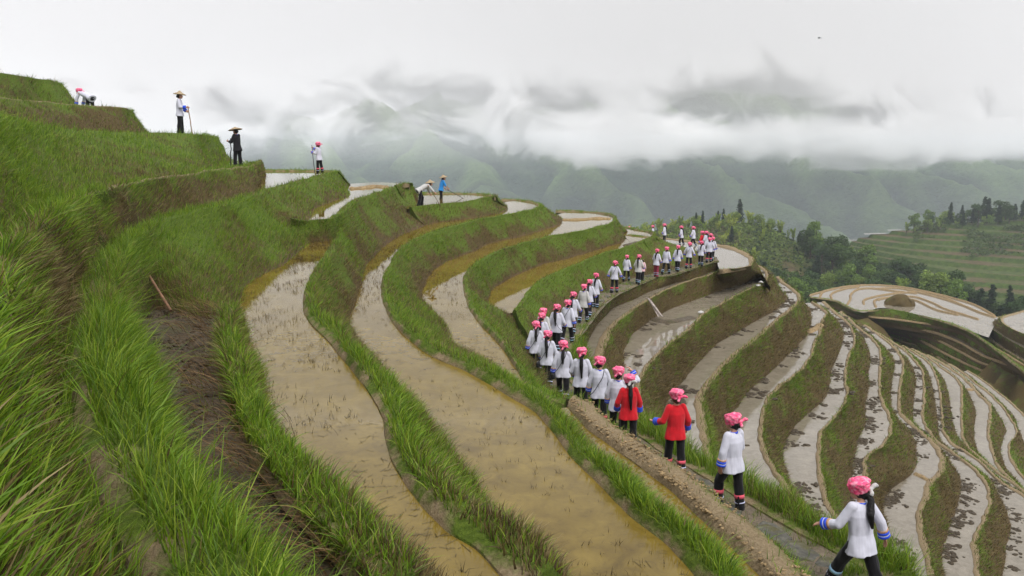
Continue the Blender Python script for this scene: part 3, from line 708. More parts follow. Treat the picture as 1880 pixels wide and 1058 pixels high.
# the wide pond beyond the people, its kerb and the rim they walk on
near5 = crv([('d',1145,58),('d',1195,54),('d',1225,51.5),(1232,492),(1262,484),(1295,478),(1316,472),(1318,488),(1322,497)], 7.25)
poly = np.vstack([catmull(near5[:6], 3), near5[6:], widen(catmull(far5, 4), 1, .1)[::-1]])
fill(poly, MW_LOW)
bank(crv([('d',1150,52),('d',1190,50.5),('d',1199,50),(1190,441),(1177,446)], 5.72), crv([('d',1225,53),('d',1222,52),(1222,466),(1224,480),(1228,494)], 7.2), True, style='mixed')
# pond kerbs that cross or close a pond
def ridge(pts, h, w=.3, up=.12, mat=M_DIRT, name='mud_kerb'):
    P = catmull(crv(pts, h), 6); n = left_normal(P)
    prof = [(-1, -.12), (-.75, .5), (-.3, 1), (.3, 1), (.75, .5), (1, -.12)]
    G = np.stack([np.c_[P[:, :2] + n * w * a, P[:, 2] + up * b] for a, b in prof], 1)
    G[0, :, 2] -= up * 1.6; G[-1, :, 2] -= up * 1.6
    f = G.reshape(-1, 3); f += (vnoise(f, 4.0, 2)[:, None] - .5) * .06
    structure(name, mesh_np(name, f, grid_faces(len(P), len(prof)), mat, attrs={'bv': np.full(len(f), .05)}))
ridge([(1030,404),(1060,404),(1090,402),(1126,402)], H['P3'], .25, .1)
ridge([(640,347),(665,346),(690,343),(712,345)], H['W2'], .25, .1)
ridge([(1198,586),(1222,592),(1250,588),(1273,583)], H['P6'], .35, .1, M_MUD)
ridge([(1479,612),(1488,608),(1500,602),(1506,596)], H['P8'], .3, .12)
ridge([(1678,870),(1690,875),(1704,882),(1714,886)], H['P11'], .18, .1)
ridge([(1773,716),(1780,716),(1787,716)], H['P15'], .25, .12)
ridge([(1146,452),(1160,448),(1170,446)], H['P4'], .2, .08, M_MUD)
# --- bare muddy plot beside the first pond, and the bund between them
ML = crv([(400,585),(345,580),(285,566),(255,604),(258,664),(285,734),(320,814),(370,904),(430,994),(500,1084),(760,1500)], 2.4)
MR = crv([(402,590),(396,612),(402,650),(415,700),(427,760),(445,808),(485,875),(545,945),(612,1012),(680,1100),(960,1500)], 2.4)
sheet(widen(ML, -1, .2), widen(MR, 1, .2), mat=M_MUD, name='muddy_plot', cols=14, rough=.07, style='mud')
bund = crv([(420,575),(415,605),(424,652),(438,702),(452,760),(468,805),(515,868),(573,936),(640,1000),(715,1100)], 2.2)
bank(widen(bund, -1, .05), ci['P1'][6:], True, [(0, 0), (9, 12)], crest=.25, lift=.05, style='lush', rough=.09)
bank(bund[::-1], MR[::-1], True, crest=.1, lift=.05, style='lush', rough=.06)
# --- second hill: flooded plateau with banked contours
HP = 24.0
plate_far = crv([(1486,543),(1500,539),(1530,531),(1562,526),(1600,524),(1650,527),(1700,536),(1745,547),(1790,561),(1832,584)], HP)
plate_near = crv([(1488,545),(1510,547),(1530,551),(1552,561),(1583,574),(1612,566),(1640,568),(1693,580),(1735,590),(1778,607),(1815,620)], HP)
sheet(plate_near, plate_far, mat=MW_LOW, cols=6)
kb = [[(1505,547),(1508,540),(1515,535),(1545,528),(1572,525)], [(1528,551),(1525,543),(1532,537),(1555,530),(1580,527)],
      [(1554,562),(1561,550),(1562,541),(1575,532),(1600,530),(1640,535),(1690,540)], [(1586,560),(1586,552),(1600,547),(1625,542),(1660,538),(1690,537),(1730,545),(1760,558),(1800,575),(1830,584)],
      [(1609,566),(1605,553),(1620,549),(1650,545),(1680,546),(1710,556),(1735,568),(1770,579),(1800,588)], [(1612,552),(1622,548),(1650,550),(1675,551),(1690,556),(1720,570),(1765,580)],
      [(1486,543),(1500,539),(1530,531),(1562,526),(1600,524),(1650,527),(1700,536),(1745,547),(1790,561),(1832,584)], [(1600,531),(1650,530),(1700,541),(1740,552),(1780,566)]]
for p in kb:
    ridge(p, HP, .2, .2, M_DIRT)
HT = [[(1488,546),(1510,548),(1530,552),(1552,562),(1583,575),(1614,567),(1640,569),(1693,581),(1735,591),(1778,608),(1815,632),(1850,660),(1900,700)],
      [(1500,551),(1530,560),(1560,570),(1595,582),(1640,587),(1690,594),(1735,600),(1765,604),(1788,617),(1831,643),(1845,651),(1900,685)],
      [(1520,560),(1554,570),(1580,580),(1620,592),(1671,602),(1700,608),(1724,614),(1763,630),(1799,651),(1820,660),(1860,674),(1920,700)],
      [(1540,568),(1574,583),(1612,592),(1660,604),(1703,617),(1756,643),(1799,666),(1840,679),(1880,690),(1930,706)],
      [(1560,580),(1586,594),(1629,605),(1682,622),(1735,650),(1773,669),(1799,680),(1840,697),(1880,710),(1930,727)],
      [(1590,600),(1650,626),(1693,639),(1746,672),(1799,700),(1840,713),(1880,726),(1930,744)],
      [(1610,622),(1660,650),(1710,680),(1760,705),(1810,728),(1860,748),(1930,775)]]
HTC = [crv(p, HP + 1.05 * k) for k, p in enumerate(HT)]
for k in range(len(HT) - 1):
    A = HTC[k]; B = HTC[k + 1]
    T = seg_resample(B, 60).copy(); R = seg_resample(A, 60)
    tw = R * .5 + T * .5
    tw[:, 2] = T[:, 2]
    bank(R[::4], tw[::4], k in (0, 1, 3, 4), crest=.35, lift=.12, style='greenfar' if k in (0, 1, 3, 4) else 'dryfar', rough=.25)
    sheet(tw[::4], T[::4], mat=MW_LOW if k in (1, 2) else MB_LUSH, cols=3, name='paddy_water' if k in (1, 2) else 'narrow_terrace')
for k in range(1, 7):
    ridge(HT[k], HP + 1.05 * k - .02, .15, .2, M_DIRT)
bank(HTC[-1][:, :], widen(HTC[-1], 1, 4) - np.array([0, 0, 6]), False, style='dryfar')
# knob at the picture's right edge
KN = [([(1812,592),(1822,582),(1845,577),(1880,576),(1920,578)], 23.4), ([(1808,600),(1812,590),(1816,600),(1830,612),(1850,625),(1885,640),(1920,650)], 24.2)]
k1 = crv([(1905,600),(1872,592),(1858,584),(1862,579),(1900,577)], 22.8); k1f = crv([(1930,590),(1905,590),(1893,584),(1890,580),(1905,577)], 22.8)
ka = crv([('d',1905,112),(1850,582),(1842,590),(1852,600),(1880,614),(1930,632)], 22.8)
kb2 = crv([('d',1905,117),(1826,586),(1818,596),(1830,610),(1862,630),(1930,660)], 24.3)
kc = crv([('d',1905,122),(1816,594),(1811,606),(1826,626),(1858,648),(1930,690)], 25.6)
ka, kb2, kc = ka[::-1], kb2[::-1], kc[::-1]
bank(ka, kb2 * .85 + ka * .15 - np.array([0,0,.1]), False, style='dryfar', crest=.5)
bank(kb2, kc * .85 + kb2 * .15 - np.array([0,0,.1]), False, style='dryfar', crest=.5)
bank(kc, widen(kc, 1, 3) - np.array([0, 0, 3.]), False, style='dryfar', crest=.5)
sheet(kb2 * .85 + ka * .15, kb2, mat=MW_LOW); sheet(kc * .85 + kb2 * .15, kc, mat=MW_LOW)
sheet(widen(ka, -1, 6), ka, mat=MW_LOW)
# mound standing on the plateau
mp = at(1656, 561, HP)
th = np.linspace(0, 2 * np.pi, 33)[:-1]
rr = [2.0, 1.9, 1.7, 1.3, .8, .3, .02]; zz = [-.1, .25, .65, 1.05, 1.4, 1.65, 1.7]
MV = np.array([[mp[0] + r * math.cos(t) * 1.15 , mp[1] + .8 + r * math.sin(t), -HP + z] for r, z in zip(rr, zz) for t in th])
MV[:, :2] += (fbm(MV, 1.2, 4, 3)[:, None] - .5) * 1.1; MV[:, 2] += (fbm(MV, 1.4, 5, 3) - .5) * .7
ix = np.arange(32)
MF = np.concatenate([np.stack([k * 32 + ix, k * 32 + (ix + 1) % 32, (k + 1) * 32 + (ix + 1) % 32, (k + 1) * 32 + ix], -1) for k in range(6)])
structure('earth_mound', mesh_np('earth_mound', MV, MF, MB_DRY, attrs={'bv': np.full(len(MV), .5)}))
# --- the ground beneath it all: one rough sheet under every terrace
A = np.vstack(ALLPTS)
gx, gy = np.meshgrid(np.concatenate([np.arange(-45, 40, 1.0), np.arange(40, 130, 2.5)]), np.concatenate([np.arange(-12, 70, 1.0), np.arange(70, 175, 2.5)]), indexing='ij')
Q = np.c_[gx.ravel(), gy.ravel()]
zs = np.zeros(len(Q)); sub = A[RNG.permutation(len(A))[:6000]]
for s in range(0, len(Q), 2000):
    d2 = ((Q[s:s + 2000, None, :] - sub[None, :, :2]) ** 2).sum(-1) + .04
    w = 1 / d2 ** 2
    zz_ = (w * sub[None, :, 2]).sum(1) / w.sum(1)
    near = np.sqrt(d2.min(1))
    lo = np.where(d2 < np.where((Q[s:s + 2000, :1] > 2.2) & (Q[s:s + 2000, 1:] < 45), 160., 2.2), sub[None, :, 2], 1e9).min(1)
    zs[s:s + 2000] = np.minimum(zz_, lo) - .55 - np.clip(near - 2, 0, 30) * np.where(Q[s:s + 2000, 1] > 80, 1.2, .25)
GV = np.c_[Q, zs]
structure('hillside_ground', mesh_np('hillside_ground', GV, grid_faces(*gx.shape), MB_DRY, attrs={'bv': np.full(len(GV), .5)}))
# ------------------------------------------------------------------ grass
STY = {  # density per photo pixel, cap per m2, length, length spread, green share top/bottom, droop, width
  'tall':   (.32, 5000, .165, .65, (.95, .84), .85, .0034),
  'face':   (.30, 2600, .13, .5, (.85, .10), .7, .005),
  'dam':    (.30, 1600, .14, .5, (.55, .35), .7, .0055),
  'lush':   (.36, 3600, .12, .6, (.88, .24), .7, .0055),
  'mixed':  (.34, 2200, .15, .5, (.58, .18), .7, .0055),
  'dark':   (.30, 1600, .18, .5, (.45, .15), .7, .0055),
  'dry':    (.50, 2200, .20, .5, (.70, .08), 1.0, .0055),
  'dryfar': (.16, 300, .35, .4, (.45, .25), .8, .02),
  'greenfar': (.18, 300, .35, .4, (.8, .5), .8, .02),
  'path':   (.25, 2500, .11, .6, (.9, .9), .7, .005),
  'pathbank': (.22, 1800, .13, .5, (.85, .75), .7, .006),
  'tuft':   (.35, 2600, .32, .4, (.96, .9), .7, .0065),
  'mud':    (.035, 160, .16, .7, (.45, .45), .9, .0045),
}
GREENS = np.array([(.12, .215, .011), (.16, .27, .014), (.075, .145, .010), (.22, .295, .026)])
DRYS = np.array([(.17, .125, .045), (.11, .078, .028), (.26, .20, .09), (.07, .05, .02)])
def blades(P, NRM, L, Wd, green, droop, seg, comb=.8):
    n = len(P)
    lean = RNG.normal(0, 1, (n, 3)); lean[:, 2] *= .15; lean /= np.linalg.norm(lean, axis=1)[:, None]
    up = np.array([0, 0, 1.0]) * .85 + NRM * .45 + RNG.normal(0, .22, (n, 3)); up /= np.linalg.norm(up, axis=1)[:, None]
    bend = np.abs(RNG.normal(.5, .35, n))[:, None] * droop
    lean = lean * .8 + NRM * np.array([1, 1, 0]) * comb; lean[:, 2] = 0
    side = np.cross(up, lean) + RNG.normal(0, .35, (n, 3)); side /= np.linalg.norm(side, axis=1)[:, None] + 1e-9
    V, C = [], []
    kind = RNG.random(n)
    isg = kind < green
    base = np.where(isg[:, None], GREENS[RNG.integers(0, 4, n)], DRYS[RNG.integers(0, 4, n)]) * RNG.uniform(.7, 1.25, n)[:, None]
    ts = np.linspace(0, 1, seg + 1)
    for t in ts:
        cpt = P + up * (L * t)[:, None] + lean * (L[:, None] * bend * t * t) - np.array([0, 0, 1]) * (L[:, None] * bend ** 2 * .35 * t ** 2.5)
        w = (Wd * (1 - t ** 1.6))[:, None]
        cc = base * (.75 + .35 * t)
        if t < 1:
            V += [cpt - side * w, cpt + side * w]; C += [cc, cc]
        else:
            V += [cpt]; C += [cc]
    k = len(V)
    V = np.stack(V, 1).reshape(-1, 3); C = np.stack(C, 1).reshape(-1, 3)
    o = np.arange(n)[:, None] * k
    T = []
    for s in range(seg):
        a, b_ = 2 * s, 2 * s + 1
        if s < seg - 1:
            T += [np.c_[o + a, o + b_, o + b_ + 2], np.c_[o + a, o + b_ + 2, o + a + 2]]
        else:
            T += [np.c_[o + a, o + b_, o + k - 1]]
    return V, C, np.concatenate(T)
GR = {}
for G, bv, sty in GRASS_SRC:
    dens, cap, ln, spread, (g0, g1), droop, wd = STY[sty]
    a, b_, c_, d_ = G[:-1, :-1], G[1:, :-1], G[1:, 1:], G[:-1, 1:]
    nr = np.cross(c_ - a, d_ - b_).reshape(-1, 3); ar = np.linalg.norm(nr, axis=1) * .5
    nr = nr / (2 * ar[:, None] + 1e-9); nr[nr[:, 2] < 0] *= -1
    ce = ((a + b_ + c_ + d_) / 4).reshape(-1, 3); dist = np.linalg.norm(ce, axis=1)
    pr = proj(ce); fwd = ce[:, 1] > .8
    inview = fwd & (pr[:, 0] > -160) & (pr[:, 0] < 2040) & (pr[:, 1] > 60) & (pr[:, 1] < 1250)
    fac = np.abs((nr * ce).sum(1)) / dist
    per_m2 = np.minimum(cap, dens * (FPX / dist) ** 2 * np.maximum(fac, .33))
    pn = fbm(ce, .9, 21, 3)
    vv = np.broadcast_to((bv[:-1] + bv[1:]) / 2, (G.shape[0] - 1, G.shape[1] - 1)).reshape(-1)
    patch = np.clip(.45 + 1.5 * (pn - .28), .32, 1.25)
    if sty in ('dry', 'mixed'): per_m2 = per_m2 * np.where(vv < .1, .25, 1)
    if sty == 'pathbank': per_m2 = per_m2 * np.where(vv < .22, .06, 1)
    if sty in ('lush',): per_m2 = per_m2 * np.where(vv < .06, .6, 1)
    if sty == 'mud': patch = np.clip((pn - .45) * 4, .1, 1.5)
    if sty == 'path': patch = np.clip((fbm(ce, 1.8, 40, 3) - .45) * 8, 0.1, 4)
    cnt = RNG.poisson(np.where(inview, per_m2 * ar * patch, 0))
    idx = np.repeat(np.arange(len(ce)), cnt)
    if not len(idx): continue
    u, v = RNG.random(len(idx))[:, None], RNG.random(len(idx))[:, None]
    A_, B_, C_, D_ = (q.reshape(-1, 3)[idx] for q in (a, b_, c_, d_))
    P = (A_ * (1 - u) + B_ * u) * (1 - v) + (D_ * (1 - u) + C_ * u) * v
    dd = np.linalg.norm(P, axis=1)
    big = fbm(P, .45, 77, 3)
    gr = np.clip(g0 + (g1 - g0) * vv[idx] + (big - .5) * 2.0, .02, .98)
    clump = vnoise(P, 2.2, 31)
    L = ln * RNG.uniform(1 - spread, 1 + spread, len(P)) * (.65 + .7 * clump) * np.where(gr > .5, 1.0, .85)
    if sty == 'tall': L = L * np.clip(.62 + .5 * (fbm(P, .8, 52, 2) - .25), .4, 1.25) * np.where(RNG.random(len(P)) < .05, 1.9, 1) * np.where((dd < 12) & (vv[idx] > .7), .6, 1)
    Wd = np.maximum(wd * RNG.uniform(.6, 1.3, len(P)), dd / FPX * .42)
    near = dd < 9
    for m, seg in ((near, 4), (~near, 2)):
        if m.any():
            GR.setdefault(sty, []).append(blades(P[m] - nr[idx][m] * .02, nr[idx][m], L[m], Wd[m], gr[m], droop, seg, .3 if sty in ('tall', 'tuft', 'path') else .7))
nb = 0
GN = {'tall': 'tall_grass', 'lush': 'bank_grass', 'mixed': 'bank_grass', 'dark': 'bank_grass', 'dry': 'dry_grass', 'dryfar': 'dry_grass', 'greenfar': 'dry_grass', 'path': 'path_grass', 'pathbank': 'path_grass', 'tuft': 'path_grass', 'mud': 'weeds', 'dam': 'bank_grass', 'face': 'bank_grass'}
merged = {}
for k, L_ in GR.items(): merged.setdefault(GN[k], []).extend(L_)
for k, L_ in merged.items():
    off, Vs, Cs, Ts = 0, [], [], []
    for V, C, T in L_:
        Vs.append(V); Cs.append(C); Ts.append(T + off); off += len(V)
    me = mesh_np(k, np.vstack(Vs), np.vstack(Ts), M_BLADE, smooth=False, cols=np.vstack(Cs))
    tag(obj(k, me), kind='stuff'); nb += sum(len(T) for T in Ts)
print('grass faces', nb)
# ------------------------------------------------------------------ valley, hills across it, mountains
def sstep(a, b, x):
    t = np.clip((x - a) / (b - a), 0, 1); return t * t * (3 - 2 * t)
def hill4_crest(x):
    return np.interp(x, [90, 124, 165, 200, 240, 300, 420], [-52, -39.5, -33.5, -30, -27.5, -25, -24])
def valley_z(x, y, steps=True):
    x, y = np.asarray(x, float), np.asarray(y, float)
    P = np.c_[x, y, np.zeros_like(x)]
    z = -48 - .085 * (y - 150) - 40 * sstep(30, -90, x)
    z = z + 11 * np.exp(-((x - 112) / 62) ** 2 / 2 - ((y - 215) / 42) ** 2 / 2)
    sx = np.where(x < 72, 95, 25)
    z = z + 27.5 * np.exp(-((x - 72) / sx) ** 2 / 2 - ((y - 262) / np.where(y < 262, 21, 30)) ** 2 / 2)
    z4 = hill4_crest(x) - .125 * np.clip(332 - y, 0, 200) - .55 * np.clip(y - 332, 0, 400) - 30 * sstep(150, 95, x)
    z4 = z4 + (fbm(P, .02, 61, 3) - .5) * 5 * sstep(150, 200, y)
    w = sstep(-5, 5, z4 - z)
    zz = z * (1 - w) + z4 * w
    zz = zz - .45 * np.clip(y - 352, 0, 200)
    if steps:
        st = 1.5; q = zz / st; fr = q - np.floor(q)
        zs = (np.floor(q) + np.clip((fr - .84) / .16, 0, 1)) * st
        k = w * sstep(112, 125, x) * sstep(150, 165, y)
        zz = zz * (1 - k) + zs * k
    return zz + (fbm(P, .06, 8, 3) - .5) * (1 - w) * 3
cx = np.linspace(900, 2120, 420); cd = np.concatenate([np.linspace(132, 345, 330), np.geomspace(348, 1140, 60)])
gp, gd = np.meshgrid(cx, cd, indexing='ij')
VX = (gp - CX) / FPX * gd; VY = gd
VZ = valley_z(VX.ravel(), VY.ravel())
m, nt, b = new_mat('valley_ground')
co = objco(nt); f1 = noise(nt, .05, 5, .6, co); f2 = noise(nt, .6, 6, .7, co)
gn = N(nt, 'ShaderNodeNewGeometry'); sz = N(nt, 'ShaderNodeSeparateXYZ'); nt.links.new(gn.outputs['True Normal'], sz.inputs[0])
flat = ramp(nt, sz.outputs['Z'], [(.80, 0.0), (.93, 1.0)])
veg = ramp(nt, f2, [(.3, (.02, .036, .009)), (.7, (.07, .105, .022))])
soil = ramp(nt, f2, [(.3, (.045, .033, .017)), (.7, (.115, .086, .045))])
soil2 = mixc(nt, ramp(nt, f1, [(.45, 0.0), (.6, .85)]), soil, veg)
nt.links.new(mixc(nt, flat, veg, soil2), b.inputs['Base Color']); b.inputs['Roughness'].default_value = .9; b.inputs['Specular IOR Level'].default_value = .1
structure('valley_ground', mesh_np('valley_ground', np.c_[VX.ravel(), VY.ravel(), VZ], grid_faces(*gp.shape)[:, ::-1], m, smooth=False))
# a few flooded terraces shine on the far hill
def far_pool(pts, d0):
    V = []
    for px, d in pts:
        p = atd(px, d, 0); V.append([p[0], d, 0])
    V = np.array(V); V[:, 2] = valley_z(V[:, 0], V[:, 1]).max() + .25
    n = len(V) // 2
    G = np.stack([V[:n], V[n:][::-1]], 1)
    structure('paddy_water', mesh_np('paddy_water', G.reshape(-1, 3), grid_faces(n, 2)[:, ::-1], MW_LOW))
for pts in ([(1492, 322), (1510, 326), (1528, 330), (1528, 333), (1508, 331), (1490, 327)], [(1540, 330), (1570, 333), (1592, 334), (1592, 336), (1568, 336), (1538, 334)],
            [(1600, 329), (1622, 331), (1640, 332), (1640, 335), (1620, 335), (1598, 333)], [(1644, 330), (1655, 331), (1668, 332), (1668, 334.5), (1655, 334.5), (1642, 333)],
            [(1590, 285), (1606, 286), (1622, 287), (1622, 289), (1606, 288.5), (1590, 288)], [(1650, 285), (1664, 286), (1676, 287), (1676, 289), (1664, 288.5), (1650, 288)]):
    far_pool(pts, 0)
# mountains beyond the haze
mx_, my_ = np.meshgrid(np.linspace(-1900, 2700, 330), np.concatenate([np.linspace(1166, 1900, 150), np.linspace(1910, 3300, 90)]), indexing='ij')
def mountain_z(x, y):
    P = np.c_[x, y, np.zeros_like(x)]
    s = (y - 1166) / 1000; s = np.minimum(s, 1) - .35 * np.clip(s - 1, 0, 3)
    warp = (fbm(P, .0024, 91, 4) - .5) * 260
    z = -190 + 250 * np.clip(s, 0, 1) ** .95 + 115 * np.exp(-((x - 560) / 380) ** 2) * s + (fbm(P, .0011, 92, 3) - .5) * 170 * sstep(.1, .9, s)
    u = (x + .55 * (y - 1166) + warp) / 215
    rdg = 1 - 2 * np.abs(u - np.floor(u) - .5)
    u2 = (x + .2 * (y - 1166) + warp * 1.5) / 79
    rdg2 = 1 - 2 * np.abs(u2 - np.floor(u2) - .5)
    z = z + (rdg - .5) * 92 * sstep(-.05, .25, s) + (rdg2 - .5) * 17 + (fbm(P, .012, 93, 4) - .5) * 26 + (fbm(P, .06, 94, 2) - .5) * 9
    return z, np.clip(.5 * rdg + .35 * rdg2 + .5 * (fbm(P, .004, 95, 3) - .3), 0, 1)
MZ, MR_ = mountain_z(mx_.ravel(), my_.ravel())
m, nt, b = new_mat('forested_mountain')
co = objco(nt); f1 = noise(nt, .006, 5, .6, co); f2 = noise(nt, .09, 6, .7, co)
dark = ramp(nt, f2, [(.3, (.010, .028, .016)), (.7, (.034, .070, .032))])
lite = ramp(nt, f2, [(.3, (.075, .14, .04)), (.7, (.14, .215, .06))])  # paler ridge vegetation; its contrast also paints in the weak relief shading
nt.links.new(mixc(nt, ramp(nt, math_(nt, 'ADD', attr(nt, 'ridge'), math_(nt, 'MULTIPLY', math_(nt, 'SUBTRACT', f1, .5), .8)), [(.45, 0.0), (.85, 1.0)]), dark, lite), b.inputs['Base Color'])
b.inputs['Roughness'].default_value = .95; b.inputs['Specular IOR Level'].default_value = .05
bump(nt, f2, b, 1.0, 12)
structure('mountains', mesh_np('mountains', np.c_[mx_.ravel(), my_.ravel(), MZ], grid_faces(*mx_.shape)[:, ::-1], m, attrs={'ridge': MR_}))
# air
def box(name, x0, x1, y0, y1, z0, z1, mat):
    V = [(x, y, z) for x in (x0, x1) for y in (y0, y1) for z in (z0, z1)]
    F = [(0, 1, 3, 2), (4, 6, 7, 5), (0, 4, 5, 1), (2, 3, 7, 6), (0, 2, 6, 4), (1, 5, 7, 3)]
    return tag(obj(name, mesh_np(name, V, np.array(F), mat, smooth=False)), kind='stuff')
def vol_mat(name):
    m = bpy.data.materials.new(name); m.use_nodes = True; nt = m.node_tree
    nt.nodes.remove(nt.nodes['Principled BSDF'])
    v = nt.nodes.new('ShaderNodeVolumePrincipled'); nt.links.new(v.outputs[0], nt.nodes['Material Output'].inputs['Volume'])
    return m, nt, v
m, nt, v = vol_mat('thin_haze'); v.inputs['Color'].default_value = (.88, .95, 1, 1); v.inputs['Density'].default_value = .00025; v.inputs['Anisotropy'].default_value = 0
zlow = min(VZ.min(), GV[:, 2].min())
box('haze', -1000, 1300, -60, 1152, zlow - 1, 14, m)
m, nt, v = vol_mat('cloud'); v.inputs['Color'].default_value = (1, 1, 1, 1); v.inputs['Anisotropy'].default_value = -.3
co = objco(nt)
mp2 = N(nt, 'ShaderNodeMapping'); mp2.inputs['Scale'].default_value = (.8, .8, 1.15); nt.links.new(co, mp2.inputs['Vector'])
nz = noise(nt, .012, 6, .66, mp2.outputs[0], .9)
nb_ = noise(nt, .003, 1, .5, mp2.outputs[0])
sx = N(nt, 'ShaderNodeSeparateXYZ'); nt.links.new(co, sx.inputs[0])
zb = ramp(nt, math_(nt, 'DIVIDE', math_(nt, 'ADD', sx.outputs['Z'], 70.0), 250.0), [(.0, .0), (.08, .0), (.15, .28), (.24, .48), (.36, .58), (.50, .55), (.61, .63), (.71, .86), (.80, 1.0)])
d = math_(nt, 'ADD', math_(nt, 'MULTIPLY', math_(nt, 'SUBTRACT', nz, .5), 5.4), math_(nt, 'MULTIPLY', math_(nt, 'SUBTRACT', nb_, .5), 3.0))
d = math_(nt, 'ADD', d, math_(nt, 'SUBTRACT', math_(nt, 'MULTIPLY', zb, 4.0), 2.0))
def puff(cx_, cz, rx, rz, amp):
    a = math_(nt, 'DIVIDE', math_(nt, 'SUBTRACT', sx.outputs['X'], cx_), rx); b2 = math_(nt, 'DIVIDE', math_(nt, 'SUBTRACT', sx.outputs['Z'], cz), rz)
    r2 = math_(nt, 'ADD', math_(nt, 'MULTIPLY', a, a), math_(nt, 'MULTIPLY', b2, b2))
    return math_(nt, 'MULTIPLY', math_(nt, 'POWER', 2.718, math_(nt, 'MULTIPLY', r2, -1.0)), amp)
for q in ((330, 78, 60, 22, -.6), (420, 62, 60, 18, -.55), (520, 50, 40, 14, -.4), (-290, 5, 190, 40, -.55), (220, 10, 130, 28, 1.2), (720, 8, 300, 28, 1.2), (-520, -10, 120, 50, .8), (980, 60, 300, 60, .5), (560, -36, 80, 15, .55), (690, -28, 50, 13, -.6)):
    d = math_(nt, 'ADD', d, puff(*q))
d = math_(nt, 'MULTIPLY', d, .05)
thin = ramp(nt, math_(nt, 'DIVIDE', math_(nt, 'ADD', sx.outputs['Z'], 70.0), 200.0), [(.12, .0), (.22, .0006), (.42, .004), (.8, .007)])
d = math_(nt, 'MINIMUM', math_(nt, 'MAXIMUM', d, thin), .055)
nt.links.new(d, v.inputs['Density'])
box('clouds', -1500, 2000, 1170, 1330, -70, 420, m)
# ------------------------------------------------------------------ trees across the valley
def leaf_material(name):
    m, nt, b = new_mat(name)
    c = attr(nt, 'Col', 'Color'); nt.links.new(c, b.inputs['Base Color'])
    b.inputs['Roughness'].default_value = .65; b.inputs['Specular IOR Level'].default_value = .2
    t = nt.nodes.new('ShaderNodeBsdfTranslucent'); nt.links.new(c, t.inputs['Color'])
    mx = N(nt, 'ShaderNodeMixShader'); mx.inputs[0].default_value = .4
    nt.links.new(b.outputs[0], mx.inputs[1]); nt.links.new(t.outputs[0], mx.inputs[2])
    nt.links.new(mx.outputs[0], nt.nodes['Material Output'].inputs['Surface'])
    return m
M_LEAF = leaf_material('leaves'); M_BARK = plain('bark', (.07, .052, .036), .9, .3, 4)
def leaf_quads(P, size, cols, flat=.5, droop=0.0):
    n = len(P)
    a = RNG.normal(0, 1, (n, 3)); a[:, 2] = a[:, 2] * flat - droop; a /= np.linalg.norm(a, axis=1)[:, None]
    r = RNG.normal(0, 1, (n, 3)); b_ = np.cross(a, r); b_ /= np.linalg.norm(b_, axis=1)[:, None]
    s = (size * RNG.uniform(.6, 1.4, n))[:, None]
    V = np.stack([P - a * s, P + b_ * s * .55, P + a * s, P - b_ * s * .55], 1).reshape(-1, 3)
    return V, np.arange(4 * n).reshape(-1, 4), np.repeat(cols, 4, axis=0)
def tube(points, radii, sides=6):
    P = np.array(points, float); V, F = [], []
    for k, (p, r) in enumerate(zip(P, radii)):
        d = P[min(k + 1, len(P) - 1)] - P[max(k - 1, 0)]; d /= np.linalg.norm(d) + 1e-9
        x = np.cross(d, [0.3, .9, .1]); x /= np.linalg.norm(x); y = np.cross(d, x)
        for t in np.arange(sides) / sides * 2 * np.pi:
            V.append(p + r * (x * math.cos(t) + y * math.sin(t)))
    for k in range(len(P) - 1):
        for t in range(sides):
            F.append((k * sides + t, k * sides + (t + 1) % sides, (k + 1) * sides + (t + 1) % sides, (k + 1) * sides + t))
    return np.array(V), np.array(F)
def join(parts):
    V, F, o = [], [], 0
    for v, f in parts:
        V.append(v); F.append(f + o); o += len(v)
    return np.vstack(V), np.vstack(F)
def make_broad(h, hue, seed):
    r = np.random.default_rng(seed)
    n = r.integers(11, 16); cl = []
    for k in range(n):
        a = r.uniform(0, 6.28); q = math.sqrt(r.uniform(0, 1)); z = r.uniform(.38, .92)
        w = .30 * h * math.sin(math.pi * min(1, max(.12, (z - .22) / .85))) ** .6
        cl.append((math.cos(a) * q * w, math.sin(a) * q * w, z * h, r.uniform(.10, .17) * h))
    P, C = [], []
    for x, y, z, rad in cl:
        m = int(95 * (rad / (.13 * h)) ** 2)
        d = r.normal(0, 1, (m, 3)); d /= np.linalg.norm(d, axis=1)[:, None]
        P.append(np.array([x, y, z]) + d * rad * r.uniform(.55, 1.08, m)[:, None] * np.array([1, 1, .8]))
        C.append(np.tile(np.array(hue) * r.uniform(.6, 1.35), (m, 1)) * r.uniform(.75, 1.25, m)[:, None])
    limbs = [tube([(0, 0, -.5), (0.02 * h, 0, .2 * h), (0, .02 * h, .45 * h), (0, 0, .75 * h)], [.028 * h, .022 * h, .016 * h, .006 * h])]
    for x, y, z, rad in cl[:6]:
        limbs.append(tube([(0, 0, z * .55), (x * .5, y * .5, z * .8), (x, y, z)], [.012 * h, .008 * h, .003 * h], 5))
    return join(limbs), leaf_quads(np.vstack(P), np.full(sum(map(len, P)), .034 * h), np.vstack(C))
